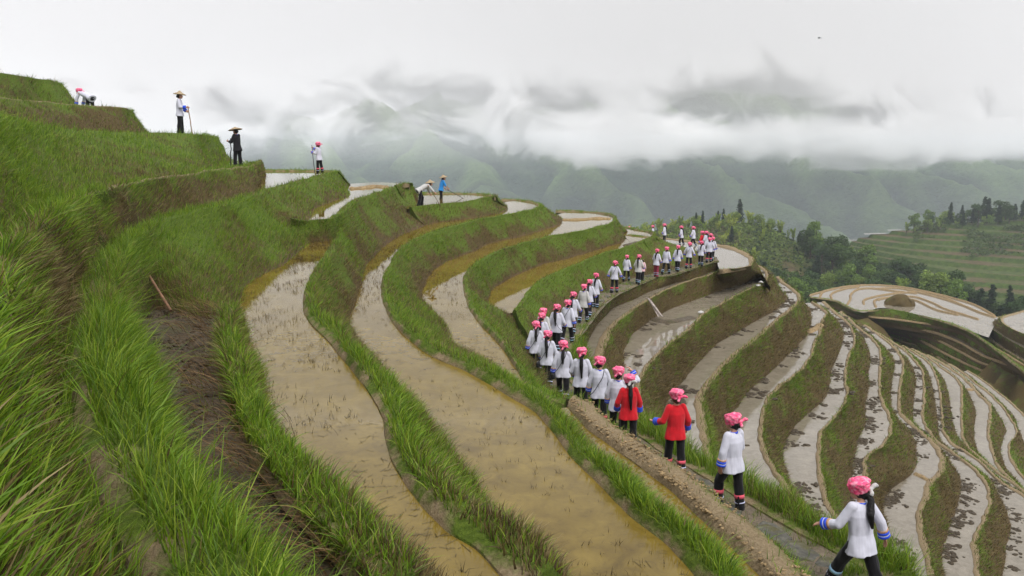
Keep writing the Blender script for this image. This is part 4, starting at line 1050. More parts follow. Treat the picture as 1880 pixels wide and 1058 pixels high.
def make_conifer(h, hue, seed):
    r = np.random.default_rng(seed); P, C = [], []
    tiers = 15
    for k in range(tiers):
        z = (.14 + .84 * k / tiers) * h; w = .19 * h * (1 - k / tiers) ** .8 + .012 * h
        nb = int(7 + 6 * (1 - k / tiers))
        for j in range(nb):
            a = r.uniform(0, 6.28); L = w * r.uniform(.65, 1.12); m = 9
            t = np.linspace(.15, 1, m)
            P.append(np.c_[np.cos(a) * L * t, np.sin(a) * L * t, z - .3 * L * t ** 1.5] + r.normal(0, .012 * h, (m, 3)))
            C.append(np.tile(np.array(hue) * r.uniform(.6, 1.4), (m, 1)))
    return tube([(0, 0, -.5), (0, 0, .5 * h), (0, 0, .98 * h)], [.02 * h, .012 * h, .002 * h]), leaf_quads(np.vstack(P), np.full(sum(map(len, P)), .03 * h), np.vstack(C), .4, .35)
def make_bamboo(h, hue, seed):
    r = np.random.default_rng(seed); P, C, L = [], [], []
    for k in range(11):
        a = r.uniform(0, 6.28); sp = r.uniform(.1, .28) * h; hh = h * r.uniform(.75, 1.05); m = 62
        t = r.uniform(.3, 1, m) ** .8
        st = np.c_[np.cos(a) * sp * t ** 2, np.sin(a) * sp * t ** 2, hh * (t - .12 * t ** 4)]
        P.append(st + r.normal(0, 1, (m, 3)) * (.045 * h * (1.25 - t))[:, None] * np.array([1, 1, .6]))
        C.append(np.tile(np.array(hue) * r.uniform(.65, 1.3), (m, 1)) * r.uniform(.8, 1.2, m)[:, None])
        L.append(tube([(0.1 * math.cos(a), .1 * math.sin(a), -.4), (math.cos(a) * sp * .25, math.sin(a) * sp * .25, hh * .5), (math.cos(a) * sp, math.sin(a) * sp, hh * .88)], [.007 * h, .006 * h, .002 * h], 5))
    return join(L), leaf_quads(np.vstack(P), np.full(sum(map(len, P)), .032 * h), np.vstack(C), .8, .25)
HUES_B = [(.05, .09, .022), (.075, .13, .028), (.12, .19, .036), (.038, .07, .02), (.17, .24, .045)]
KINDS = []
for k, hu in enumerate(HUES_B):
    KINDS.append(('broadleaf_tree', make_broad(10, hu, 100 + k)))
for k, hu in enumerate([(.016, .034, .014), (.022, .044, .017)]):
    KINDS.append(('conifer_tree', make_conifer(11, hu, 200 + k)))
for k, hu in enumerate([(.30, .38, .06), (.36, .42, .075), (.22, .31, .05)]):
    KINDS.append(('bamboo_clump', make_bamboo(8.5, hu, 300 + k)))
TM = []
for nm, (tr, (lv, lf, lc)) in KINDS:
    TM.append((nm, mesh_np('trunk', tr[0], tr[1], M_BARK), mesh_np('crown', lv, lf, M_LEAF, smooth=False, cols=lc)))
n_trees = 0
def tree(k, x, y, z, s, label, group):
    global n_trees
    nm, tm, cm = TM[k]
    o = link(bpy.data.objects.new(nm, None)); o.location = (x, y, z); o.scale = (s * random.uniform(.85, 1.15), s * random.uniform(.85, 1.15), s); o.rotation_euler.z = random.uniform(0, 6.28)
    tag(o, label, 'tree', group)
    obj('stem' if nm == 'bamboo_clump' else 'trunk', tm, o); obj('crown', cm, o)
    n_trees += 1
def scatter(n, gen, mind, pick, label, group, scale=(.7, 1.25), tries=9000):
    pts = []
    for _ in range(tries):
        if len(pts) >= n: break
        p = gen()
        if p is None: continue
        if all((p[0] - q[0]) ** 2 + (p[1] - q[1]) ** 2 > mind ** 2 for q in pts):
            pts.append(p)
    for x, y in pts:
        k = pick(x, y); sf = .68 if (scale[1] < .8 and k < 5) else 1; z = float(valley_z(np.array([x]), np.array([y]), False)[0])
        nm = TM[k][0].split('_')[0]
        tree(k, x, y, z - .2, random.uniform(*scale) * sf, label[nm], group[nm])
def gen_wood():
    d = random.uniform(172, 292); px = random.uniform(1385, 1790)
    x = (px - CX) / FPX * d
    if px > 1590 and d > 292 - (px - 1590) * .47: return None
    if px < 1490 and d > 222: return None
    return x, d
noise2 = lambda x, y, s, q: float(fbm(np.array([[x, y, 0]]), s, q, 2)[0])
def pick_wood(x, y):
    v = noise2(x, y, .05, 5); r = random.random()
    if v > .56: return random.choice([1, 2, 4, 9, 9])
    if r < .1: return random.choice([5, 6])
    return random.choice([0, 0, 1, 3, 3, 2])
scatter(118, gen_wood, 5.6, pick_wood,
        {'broadleaf': 'dark round-crowned tree in the wood behind the flooded plateau', 'conifer': 'dark pointed conifer standing in the wood behind the flooded plateau', 'bamboo': 'pale feathery bamboo clump in the wood behind the flooded plateau'},
        {'broadleaf': 'round trees of the wood behind the plateau', 'conifer': 'conifers of the wood behind the plateau', 'bamboo': 'bamboo in the wood behind the plateau'}, (.62, 1.15))
def gen_h3():
    d = random.uniform(228, 282); px = random.uniform(1130, 1478)
    x = (px - CX) / FPX * d
    if px > 1405 and d < 252: return None
    return x, d
def pick_h3(x, y):
    px = CX + x / y * FPX; r = random.random()
    if px > 1450: return random.choice([5, 6, 9])
    if 1310 < px < 1400 and y < 248 and r < .4: return random.choice([5, 6, 3])
    if px > 1350 and r < .22: return random.choice([4, 2, 4])
    return random.choice([7, 7, 8, 8, 9, 8])
scatter(112, gen_h3, 3.6, pick_h3,
        {'broadleaf': 'bushy green tree on the round hill beyond the line of people', 'conifer': 'dark pointed conifer on the round hill beyond the line of people', 'bamboo': 'feathery light green bamboo clump on the round hill beyond the people'},
        {'broadleaf': 'bushy trees on the round hill', 'conifer': 'conifers on the round hill', 'bamboo': 'bamboo clumps on the round hill'}, (.42, .7))
for px, d, s in ((1357, 264, .75), (1328, 262, .45), (1318, 262, .4), (1290, 258, .45), (1278, 258, .4)):
    x = (px - CX) / FPX * d
    tree(5, x, d, float(valley_z(np.array([x]), np.array([d]), False)[0]) + 1.0, s, 'dark conifer rising above the bamboo on the crest of the round hill', 'conifers on the round hill crest')
x = (1408 - CX) / FPX * 205; tree(6, x, 205, float(valley_z(np.array([x]), np.array([205.]), False)[0]), 1.35, 'tall dark conifer at the near end of the wood, beside the spur', None)
def gen_front():
    d = random.uniform(152, 200); px = random.uniform(1640, 1930)
    return (px - CX) / FPX * d, d
scatter(42, gen_front, 3.4, lambda x, y: random.choice([5, 5, 6, 3] if CX + x / y * FPX > 1760 else [0, 3, 1, 3, 5]),
        {'broadleaf': 'dark leafy tree among the conifers under the brown terraces', 'conifer': 'dark conifer in the stand under the brown terraced slope', 'bamboo': ''},
        {'broadleaf': 'trees in the conifer stand', 'conifer': 'conifer stand under the brown terraces', 'bamboo': None}, (.6, 1.0))
def gen_h4():
    d = random.uniform(322, 350); px = random.uniform(1665, 1940)
    if d > 326 + (px - 1665) * .25: return None
    return (px - CX) / FPX * d, d
scatter(46, gen_h4, 3.6, lambda x, y: random.choice([5, 5, 6, 0, 3, 4]) if (CX + x / y * FPX) > 1735 else random.choice([4, 2, 9]),
        {'broadleaf': 'rounded tree on the crest above the brown terraces', 'conifer': 'dark conifer on the crest above the brown terraces', 'bamboo': 'low feathery bamboo on the crest above the brown terraces'},
        {'broadleaf': 'rounded trees on the terraced crest', 'conifer': 'conifers on the terraced crest', 'bamboo': 'bamboo on the terraced crest'}, (.5, 1.0))
# the closed canopy between the single trees, too dense to count
def canopy(name, n, gen, kinds, lo, hi, keep=.5):
    P_, C_, F_ = [], [], 0
    for _ in range(n):
        g = None
        while g is None: g = gen()
        lv, lf, lc = KINDS[random.choice(kinds)][1][1]
        q = lv.reshape(-1, 4, 3); m = RNG.random(len(q)) < keep; q = q[m]; cc = lc.reshape(-1, 4, 3)[m]
        s = random.uniform(lo, hi); a = random.uniform(0, 6.28); c2, s2 = math.cos(a), math.sin(a)
        z = float(valley_z(np.array([g[0]]), np.array([g[1]]), False)[0]) - .4
        q = np.stack([q[..., 0] * c2 - q[..., 1] * s2, q[..., 0] * s2 + q[..., 1] * c2, q[..., 2]], -1) * s + np.array([g[0], g[1], z])
        P_.append(q.reshape(-1, 3)); C_.append(cc.reshape(-1, 3) * random.uniform(.8, 1.2))
    V = np.vstack(P_)
    tag(obj(name, mesh_np(name, V, np.arange(len(V)).reshape(-1, 4), M_LEAF, smooth=False, cols=np.vstack(C_))), kind='stuff')
canopy('woodland_foliage', 190, gen_h3, [7, 8, 9, 7, 8, 4], .32, .52)
canopy('woodland_foliage', 90, gen_wood, [0, 1, 2, 3, 4], .5, .8)
canopy('woodland_foliage', 60, gen_front, [0, 1, 3, 5], .45, .8)
canopy('woodland_foliage', 80, gen_h4, [1, 2, 4, 9, 3], .22, .5)
# low scrub that clothes the ground between and around the trees
P, C = [], []
for (x0, x1, d0, d1, n, hue, hs) in ((1130, 1480, 222, 290, 12000, (.13, .18, .042), 1.4), (1380, 1900, 165, 296, 9000, (.035, .06, .02), 2.2), (1680, 1960, 312, 340, 5500, (.07, .10, .028), 1.8), (1770, 1960, 285, 318, 3000, (.06, .09, .026), 1.6)):
    px = RNG.uniform(x0, x1, n); d = RNG.uniform(d0, d1, n); x = (px - CX) / FPX * d
    if x0 == 1380:
        k = ~((px > 1590) & (d > 292 - (px - 1590) * .47)); px, d, x = px[k], d[k], x[k]
    kk = fbm(np.c_[x, d, 0 * x], .07, 66, 3) > (.34 if x0 == 1380 else .42); px, d, x = px[kk], d[kk], x[kk]
    z = valley_z(x, d, False); cl = fbm(np.c_[x, d, z], .25, 55, 2)
    P.append(np.c_[x, d, z + cl * hs * RNG.uniform(0, 1, len(x))]); C.append(np.array(hue) * (RNG.uniform(.6, 1.3, len(x)) * (.5 + cl))[:, None])
v, f, c_ = leaf_quads(np.vstack(P), np.full(sum(map(len, P)), .5), np.vstack(C))
tag(obj('scrub_foliage', mesh_np('scrub_foliage', v, f, M_LEAF, smooth=False, cols=c_)), kind='stuff')
print('trees', n_trees)
# ------------------------------------------------------------------ the people
def spot(px, py, h, H):
    """ground position of someone of height H whose head top is seen there and who stands on level h"""
    return at(px, py, h - H) + np.array([0, 0, -H])
LINE = 'people walking in single file along the terrace path'
def stand(px, py, h, H): 
    p = spot(px, py, h, H); return (p[0], p[1], p[2])
R_ = math.radians
walkL = Pose(.04, ((.42, .18), (-.30, .22)), [((-.25, -.18, -1), (-.12, .18, -1)), ((.25, .2, -1), (.0, .55, -1))])
walkR = Pose(.05, ((-.28, .25), (.40, .20)), [((-.25, .22, -1), (.05, .6, -1)), ((.25, -.2, -1), (.15, .15, -1))])
still = Pose(.03, ((.08, .05), (-.05, .06)), [((-.30, .05, -1), (.15, .55, -.8)), ((.30, .05, -1), (-.1, .6, -.7))], head=(.25, .1))
# 1 striding woman, arm reaching out
P1_ = Pose(.10, ((.55, .15), (-.42, .28)), [((-.36, .32, -.88), (-.20, .80, -.30)), ((.50, -.30, -1), (.38, -.02, -1))], head=(.55, .18))
a = person_parts(P1_, .0065, hat='scarf', hair='pony', bands='aqua', curl=(.35, .35), palms=[(.2, .1, -1), (-.9, .35, 0)], tail=C_CREAM, fr=.0092, face=True, scarf_seed=1)
pr1 = assemble(a, stand(1590, 879, 5.50, 1.57), R_(22), 1.0, 'person in white shirt with blue cuffs, one arm reaching out, nearest on the path')
P2_ = Pose(.03, ((.50, .55), (-.12, .05)), [((-.28, -.02, -1), (-.02, .12, -1)), ((.22, .12, -1), (-.15, .8, -.5))], head=(.35, .15))
a = person_parts(P2_, .0065, hat='scarf', hair='bun', bands='red', curl=(.3, .6), palms=[(1, .2, 0), (-1, 0, 0)], fr=.0092, face=True, shoe=plain('brown_sandals', (.10, .045, .028), .7, .3, 20), scarf_seed=2)
pr2 = assemble(a, stand(1350, 765, 5.70, 1.58), R_(32), 1.0, 'person in white shirt, bare neck, stepping up with bent left knee')
P3_ = Pose(.02, ((.16, .10), (-.12, .10)), [((-.34, .0, -1), (-.35, .85, -.28)), ((.30, -.02, -1), (.12, .5, -.8))], head=(.1, .1))
a = person_parts(P3_, .007, hat='scarf', hair='bun', bands='red', curl=(.5, .5), palms=[(.3, 0, 1), (-1, .2, 0)], shirt=C_RED, cuff=('blue',), fr=.0095, face=True, hairmat=M_BROWNHAIR, scarf_seed=3, long_shirt=.9)
pr3 = assemble(a, stand(1243, 721, 5.93, 1.57), R_(8), 1.0, 'person in red shirt with brown hair tucked up, one hand held out')
P4_ = Pose(.02, ((.12, .06), (-.08, .06)), [((-.30, .05, -1), (.1, .6, -.8)), ((.28, .05, -1), (.05, .35, -1))], head=(-.1, .05))
a = person_parts(P4_, .0075, hat='scarf', hair='long', bands='red', shirt=C_RED, cuff=('blue',), scarf_seed=4, tail=C_CREAM)
pr4 = assemble(a, stand(1156, 692, 6.15, 1.58), R_(4), 1.0, 'person in red shirt with long black ponytail down the back')
P5_ = Pose(.06, ((.14, .08), (-.1, .08)), [((-.30, .05, -1), (.1, .3, -1)), ((.9, .35, .15), (-.55, .35, .75))], head=(-.35, .05))
a = person_parts(P5_, .0075, hat='scarf', hair='bun', bands='red', curl=(.4, .6), scarf_seed=5, long_shirt=1.1)
pr5 = assemble(a, stand(1136, 680, 6.18, 1.56), R_(-8), 1.0, 'person in white shirt raising one hand to the headscarf')
P6_ = Pose(.05, ((.2, .12), (-.18, .12)), [((-.30, .05, -1), (-.05, .35, -1)), ((.28, .1, -1), (-.2, .6, -.8))], head=(-.75, .2))
a = person_parts(P6_, .0075, hat='scarf', hair='bun', bands='red', face=True, scarf_seed=6)
pr6 = assemble(a, stand(1102, 661, 6.2, 1.56), R_(-5), 1.0, 'person in white shirt with thin bag strap, face turned aside')
P7_ = Pose(.03, ((.22, .12), (-.14, .10)), [((-.32, .1, -1), (.25, .7, -.5)), ((.30, .0, -1), (-.1, .45, -.9))], head=(-.15, .05))
a = person_parts(P7_, .0075, hat='scarf', hair='long', bands='red', scarf_seed=7)
pr7 = assemble(a, stand(1068, 640, 6.22, 1.60), R_(-6), 1.0, 'tall person in white shirt with very long black ponytail')
# walkers further up the path: three builds, then copies
pa = person_parts(walkL, .011, hat='scarf', hair='pony', bands='white', scarf_seed=8)
pb_ = person_parts(walkR, .011, hat='scarf', hair='bun', bands='white', scarf_seed=9)
pc = person_parts(still, .011, hat='scarf', hair='pony', bands='white', scarf_seed=10)
pose_d = Pose(.06, ((.30, .45), (-.22, .1)), [((-.28, -.1, -1), (.25, .45, -.7)), ((.26, .15, -1), (-.05, .75, -.6))], head=(-.4, .15))
pose_e = Pose(.02, ((-.12, .2), (.22, .08)), [((-.5, .0, -1), (-.25, .25, -1)), ((.45, .1, -1), (.2, .35, -1))], head=(.45, 0))
pd = person_parts(pose_d, .011, hat='scarf', hair='long', bands='white', scarf_seed=11)
pe = person_parts(pose_e, .011, hat='scarf', hair='bun', bands='red', scarf_seed=12, long_shirt=.9)
def bag(p, yaw, scale, side, label, pouch=True):
    """thin strap across the back with a pouch at the hip"""
    e = link(bpy.data.objects.new('shoulder_bag', None)); e.location = p; e.rotation_euler.z = yaw; e.scale = (scale,) * 3
    tag(e, label, 'bag', 'shoulder bags worn by the walkers')
    s = side
    pts = catmull([(s * .09, .0, 1.335), (s * .06, -.135, 1.21), (-s * .03, -.165, 1.05), (-s * .13, -.165, .88), (-s * .225, -.06, .76), (-s * .215, .06, .78), (-s * .08, .165, .95), (s * .03, .155, 1.12), (s * .08, .09, 1.28), (s * .09, .0, 1.335)], 5)
    v, f = tube(pts, [.008] * len(pts), 6); obj('strap', mesh_np('strap', v, f, M_BAG), e)
    if pouch:
        me = fuse('pouch', [rings([((-s * .235, -.07, .62), .05, .085), ((-s * .235, -.07, .64), .058, .10), ((-s * .235, -.07, .74), .052, .10), ((-s * .235, -.07, .77), .03, .08)], 16)], .012, 2, None, M_BAG)
        obj('pouch', me, e)
ROWS = [  # head-top pixel, level, stature, turn, build, hair kept, bag side, label
 (1034, 627, 6.30, 1.56, -8, 'a', 1, 1, 'person in white shirt carrying a black shoulder bag with a pouch'),
 (1005, 610, 6.38, 1.56, -12, 'd', 1, 1, 'person in white shirt with slanting strap, between two others with bags'),
 (984, 591, 6.45, 1.56, -2, 'a', 1, 1, 'person in white shirt with strap, at the far left bend of the line'),
 (994, 577, 6.52, 1.55, -18, 'd', 1, 0, 'person half hidden behind the walker at the left bend'),
 (997, 567, 6.62, 1.56, -22, 'b', 0, 0, 'person in cream shirt just past the left bend of the path'),
 (1022, 561, 6.62, 1.56, -22, 'd', 1, 1, 'person with ponytail and slanting strap past the left bend'),
 (1042, 552, 6.70, 1.56, -26, 'b', 0, 1, 'person with black bag at the hip, eighth behind the red shirts'),
 (1052, 538, 6.80, 1.56, -26, 'd', 0, 0, 'person in white shirt close behind the walker with hip bag'),
 (1072, 523, 6.90, 1.56, -20, 'b', 0, 0, 'person in cream shirt leading three walkers on the stepped stones'),
 (1082, 515, 6.95, 1.56, -26, 'd', 0, 0, 'person in white shirt in the middle of three close walkers'),
 (1094, 504, 7.00, 1.56, -26, 'c', 0, 0, 'person in white shirt at the head of three close walkers'),
 (1129, 480.5, 7.10, 1.58, -20, 'e', 0, 1, 'person in white shirt, alone before a gap in the line'),
 (1151, 469, 7.13, 1.42, -24, 'b', 0, 0, 'shorter person in white shirt ahead of the gap in the line'),
 (1173, 469, 7.15, 1.56, -28, 'd', 0, 0, 'person in cream shirt walking beside a small child'),
 (1206, 459, 7.18, 1.54, -40, 'c', 1, 0, 'person in white shirt with reddish trousers'),
 (1224, 454, 7.19, 1.56, -36, 'b', 0, 0, 'person in white shirt with hands clasped behind'),
 (1245, 451, 7.20, 1.56, -24, 'a', 1, 0, 'person with ponytail standing before the bright wide pond'),
 (1266, 446, 7.20, 1.57, -30, 'e', 0, 1, 'person in white shirt with slanting strap at the wide pond'),
 (1288, 444, 7.20, 1.52, -26, 'c', 1, 0, 'person with ponytail just before the crowded corner'),
 (1303, 437.5, 7.20, 1.56, -20, 'e', 0, 0, 'person in white shirt at the crowded corner, back square to us'),
 (1309, 435.5, 7.20, 1.55, -30, 'a', 0, 0, 'person at the outer edge of the crowded corner'),
 (1305, 430, 7.22, 1.55, 20, 'e', 0, 0, 'person behind the crowded corner with only head showing'),
 (1297.5, 426, 7.24, 1.55, 40, 'c', 1, 0, 'person with ponytail at the back of the crowded corner'),
 (1290, 425.5, 7.24, 1.55, 50, 'e', 0, 0, 'person in red shirt at the back of the crowded corner'),
 (1274, 416, 7.42, 1.56, 60, 'b', 0, 0, 'person on the far rim of the wide pond, first past the corner'),
 (1252, 415.5, 7.45, 1.56, 66, 'd', 0, 0, 'person on the far rim of the wide pond, second past the corner'),
 (1220.6, 412, 7.6, 1.56, 70, 'c', 1, 0, 'person on the far rim with ponytail, third past the corner'),
 (1199, 414.7, 8.3, 1.55, 75, 'e', 0, 0, 'person seen from the chest up beyond the far rim'),
 (1156, 416, 8.9, 1.55, 75, 'b', 0, 0, 'person of whom only a pink headscarf shows over the pond'),
]
proto = {}
for px, py, h, ht, yaw, k, pony, bg_, lab in ROWS:
    p = stand(px, py, h, ht); sc = ht / 1.575
    swap = {}
    if 'in red shirt' in lab: swap = {'shirt': C_RED}
    if 'cream' in lab: swap = {'shirt': C_CREAM}
    if 'reddish' in lab: swap = {'trousers': plain('dark_red_cloth', (.22, .02, .045), .85, .2)}
    sw = {'shirt': swap.get('shirt', C_WHITE), 'trousers': swap.get('trousers', C_BLACK)}
    if k not in proto:
        e = proto[k] = assemble({'a': pa, 'b': pb_, 'c': pc, 'd': pd, 'e': pe}[k], p, R_(yaw), sc, lab, LINE)
        for ch in e.children:
            if ch.name.split('.')[0] in sw:
                ch.material_slots[0].link = 'OBJECT'; ch.material_slots[0].material = sw[ch.name.split('.')[0]]
    else:
        copy_person(proto[k], p, R_(yaw), sc, lab, LINE, swap=sw)
    if bg_: bag(p, R_(yaw), sc, random.choice([1, 1, -1]), 'black shoulder bag of the ' + ' '.join(lab.replace('person ', 'walker ').split()[:11]), 'bag' in lab)
bag(stand(1102, 661, 6.2, 1.56), R_(-5), 1.0, 1, 'black strap across the white shirt of the walker turning aside', False)
# child without a scarf
kid = person_parts(Pose(.03, ((.2, .1), (-.2, .15)), None), .012, hat=None, hair='pony', bands=None, shirt=C_PINK2, cuff=None)
assemble(kid, stand(1180, 478, 7.16, 1.12), R_(-28), 1.12 / 1.50, 'small bareheaded child in pale pink top and black trousers')
# ---- farmers on the upper terraces
def staff(p0, p1, r, name, label, cat, mat=M_WOOD, tool=None):
    e = link(bpy.data.objects.new(name, None)); p0, p1 = np.array(p0, float), np.array(p1, float); e.location = p0; tag(e, label, cat)
    n = 7; pts = [(p1 - p0) * t for t in np.linspace(0, 1, n)]; pts = [q + (RNG.normal(0, .006, 3) if 0 < k < n - 1 else 0) for k, q in enumerate(pts)]
    v, f = tube(pts, [r * 1.1] * (n - 1) + [r * .9], 8); obj('handle', mesh_np('handle', v, f, mat), e)
    d = unit(p1 - p0)
    if tool == 'rake':
        x = unit(np.cross(d, [0, 0, 1])); q = p1 - p0
        T_ = [tube([q - x * .24, q + x * .24], [.014, .014], 6)] + [tube([q + x * t, q + x * t - v3(0, 0, .16) + d * .02], [.009, .006], 5) for t in np.linspace(-.22, .22, 6)]
        v, f = join(T_); obj('rake_head', mesh_np('rake_head', v, f, M_IRON), e)
    if tool == 'hoe':
        q = p1 - p0; x = unit(np.cross(d, [0, 0, 1])); dn = unit(v3(0, 0, -1) - d * .2)
        V = np.array([q - x * .05 + d * .01, q + x * .05 + d * .01, q + x * .075 + dn * .2, q - x * .075 + dn * .2]); V = np.vstack([V, V - d * .012])
        obj('blade', mesh_np('blade', V, np.array([(0, 1, 2, 3), (7, 6, 5, 4), (0, 4, 5, 1), (1, 5, 6, 2), (2, 6, 7, 3), (3, 7, 4, 0)]), M_IRON, smooth=False), e)
    return e
def world(e_loc, yaw, sc, p):
    c_, s_ = math.cos(yaw), math.sin(yaw); p = np.asarray(p) * sc
    return np.array([e_loc[0] + c_ * p[0] - s_ * p[1], e_loc[1] + s_ * p[0] + c_ * p[1], e_loc[2] + p[2]])
def posd(px, d, h): return tuple(atd(px, d, h))
# hat and white shirt, leaning on a hoe (on the second terrace rim)
F1 = Pose(.02, ((.05, .06), (-.06, .05)), [((-.18, .15, -1), (.35, .75, -.55)), ((.2, .2, -1), (-.05, .95, -.05))], head=(.1, .1))
l = posd(333, 31.3, -.46); y = R_(-78)
assemble(person_parts(F1, .011, hat='straw', hair='bun', bands=None, curl=(1.1, 1.1), cuff=('blue',), shoe=C_GREEN), l, y, 1.0, 'farmer person in conical straw hat and white shirt with blue sleeves')
h_ = world(l, y, 1, F1.wr[1] + v3(-.01, .07, 0)); g_ = world(l, y, 1, v3(.06, .42, 0))
staff(h_ + (h_ - g_) * .04, g_, .017, 'hoe', 'wooden hoe held by the farmer in the conical hat and white shirt', 'hoe', plain('pale_wood', (.34, .22, .14), .8, .2, 12), 'hoe')
# wide hat and dark clothes, both hands on a hoe
F2 = Pose(.03, ((.12, .06), (-.05, .05)), [((-.2, .35, -1), (.25, .95, .15)), ((.2, .45, -1), (-.2, .95, .35))], head=(0, .15))
l = posd(438, 31.0, .84); y = R_(68)
dk = plain('dark_jacket', (.010, .009, .012), .9, .3)
assemble(person_parts(F2, .011, hat='wide', hair='bun', bands=None, curl=(1.2, 1.2), cuff=None, shirt=dk, shoe=C_GREEN), l, y, .98, 'farmer person in wide straw hat and all dark clothes with green boots')
h_ = world(l, y, .98, F2.wr[1] + v3(-.08, .06, .06)); g_ = world(l, y, .98, v3(-.02, .36, 0))
staff(h_, g_, .018, 'hoe', 'dark wooden hoe held upright by the farmer in dark clothes', 'hoe', M_IRON, 'hoe')
# headscarf and long pole at the pond's corner
F3 = Pose(.02, ((.10, .08), (-.12, .1)), [((-.2, .3, -1), (.1, .95, .3)), ((.25, .75, -.35), (-.15, .75, .5))], head=(0, .05))
l = posd(587, 41.0, 1.36); y = R_(72)
assemble(person_parts(F3, .011, hat='scarf', hair='bun', bands='red', curl=(1.1, 1.1)), l, y, .99, 'farmer person in pink headscarf holding a long pole by the pond')
h_ = world(l, y, .99, F3.wr[1] + v3(-.04, .07, .02)); g_ = world(l, y, .99, v3(-.02, .28, 0)); d_ = h_ - g_
staff(g_, g_ + d_ * 1.12, .016, 'long_pole', 'long thin pole held upright by the farmer in the pink headscarf', 'pole', M_IRON)
# bending farmer in pale shirt
F4 = Pose(1.05, ((.45, .55), (-.05, .25)), [((-.1, .55, -1), (.05, .5, -1)), ((.1, .75, -1), (-.05, .8, -.8))], head=(0, -.45))
l = posd(771, 39.4, H['W3'] + .06); y = R_(-62)
assemble(person_parts(F4, .011, hat='straw', hair='bun', bands=None, cuff=None, shirt=C_CREAM, curl=(1.1, 1.1)), l, y, 1.05, 'farmer person bending low in a pale shirt and straw hat at the pond edge')
h_ = world(l, y, 1.05, (F4.wr[0] + F4.wr[1]) / 2 + v3(0, .03, 0)); g_ = world(l, y, 1.05, v3(.1, 1.0, .05))
staff(h_ - (g_ - h_) * .5, g_, .014, 'hoe', 'short hoe in the hands of the bending farmer', 'hoe', M_WOOD, 'hoe')
# farmer in blue raking the pond
F5 = Pose(.22, ((.12, .1), (-.08, .1)), [((-.15, .25, -1), (.25, .6, -.75)), ((.15, .45, -1), (-.15, .75, -.75))], head=(-.1, -.25))
l = posd(810, 45.5, H['W3'] + .33); y = R_(-68)
assemble(person_parts(F5, .011, hat='straw', hair='bun', bands=None, cuff=None, shirt=C_SKY, sleeves=False, curl=(1.2, 1.2), long_shirt=.6), l, y, 1.03, 'farmer person in bright blue shirt and straw hat raking the pond')
h1 = world(l, y, 1.03, F5.wr[0] + v3(0.02, .05, -.03)); h2 = world(l, y, 1.03, F5.wr[1] + v3(-.02, .06, -.04))
q = world(l, y, 1.03, v3(.02, 1.25, .33))
staff(h1 + (h1 - q) * .12, q, .016, 'rake', 'long rake pulled through the pond by the farmer in blue', 'rake', M_IRON, 'rake')
# bent figure on the topmost terrace
F6 = Pose(1.15, ((.15, .1), (-.05, .1)), [((-.12, .45, -1), (.05, .3, -1)), ((.12, .5, -1), (-.05, .3, -1))], head=(0, -.5))
l = posd(168, 33.3, -1.16); y = R_(70)
assemble(person_parts(F6, .011, hat='scarf', hair='bun', bands='white', curl=(.9, .9)), l, y, .98, 'person in pink headscarf bending down on the topmost grassy terrace')
# ------------------------------------------------------------------ small things of the place
def lumps(name, pts, rad, mat, flat=.45, seed=3):
    base = bmesh.new(); bmesh.ops.create_icosphere(base, subdivisions=2, radius=1); bv_ = np.array([v.co[:] for v in base.verts]); bf = np.array([[v.index for v in f.verts] for f in base.faces]); base.free()
    V, F = [], []
    for k, (p, r) in enumerate(zip(pts, rad)):
        n = .55 + .9 * vnoise(bv_ + k * 3.7, 1.7, seed)
        a = RNG.uniform(0, 6.28); s = np.array([RNG.uniform(.7, 1.5), RNG.uniform(.7, 1.2), flat])
        q = bv_ * n[:, None] * s * r; c_, s_ = math.cos(a), math.sin(a)
        q = np.c_[q[:, 0] * c_ - q[:, 1] * s_, q[:, 0] * s_ + q[:, 1] * c_, q[:, 2]]
        V.append(q + p); F.append(bf + k * len(bv_))
    tag(obj(name, mesh_np(name, np.vstack(V), np.vstack(F), mat, smooth=False)), kind='stuff')
# dark clods heaped along the inner edges of the lower ponds
cp, cr = [], []
for k, dens, wd in (('P6', 1.2, .9), ('P7', 2.6, .8), ('P8', 1.6, .6), ('P9', 4.5, .9), ('P10', 5.0, .8), ('P11', 3.2, .9), ('P12', 3.0, .9), ('P13', 2.5, 1.2)):
    C_ = catmull(ci[k], 8); L = np.linalg.norm(np.diff(C_, axis=0), axis=1); tot = L.sum(); nrm = left_normal(C_)
    w = np.r_[L, 0] * np.clip((fbm(C_, .6, 12, 2) - .47) * 9, 0, 1.2)
    if w.sum() == 0: continue
    idx = RNG.choice(len(C_), max(2, int(tot * dens * .34)), p=w / w.sum())
    for j in idx:
        m = RNG.integers(5, 18); sp = RNG.uniform(.12, .34); o = np.abs(RNG.normal(0, .3)) * wd + .05
        p = np.tile(C_[j], (m, 1)); p[:, :2] += nrm[j] * o + RNG.normal(0, sp, (m, 2)); p[:, 2] += RNG.uniform(-.05, .02, m)
        cp.append(p); cr.append(RNG.uniform(.04, .16, m))
lumps('mud_clods', np.vstack(cp), np.concatenate(cr), M_CLOD)
# clods and dried crumbs in the bare plot
Ml, Mr = pair(ML, MR); n = 1700
i_ = RNG.integers(0, len(Ml), n); t_ = RNG.random(n)[:, None]
lumps('mud_crumbs', Ml[i_] * (1 - t_) + Mr[i_] * t_ + RNG.normal(0, .05, (n, 3)) * np.array([1, 1, .2]) - np.array([0, 0, .01]), RNG.uniform(.01, .075, n) * RNG.uniform(.4, 1, n), M_CLOD, .6)
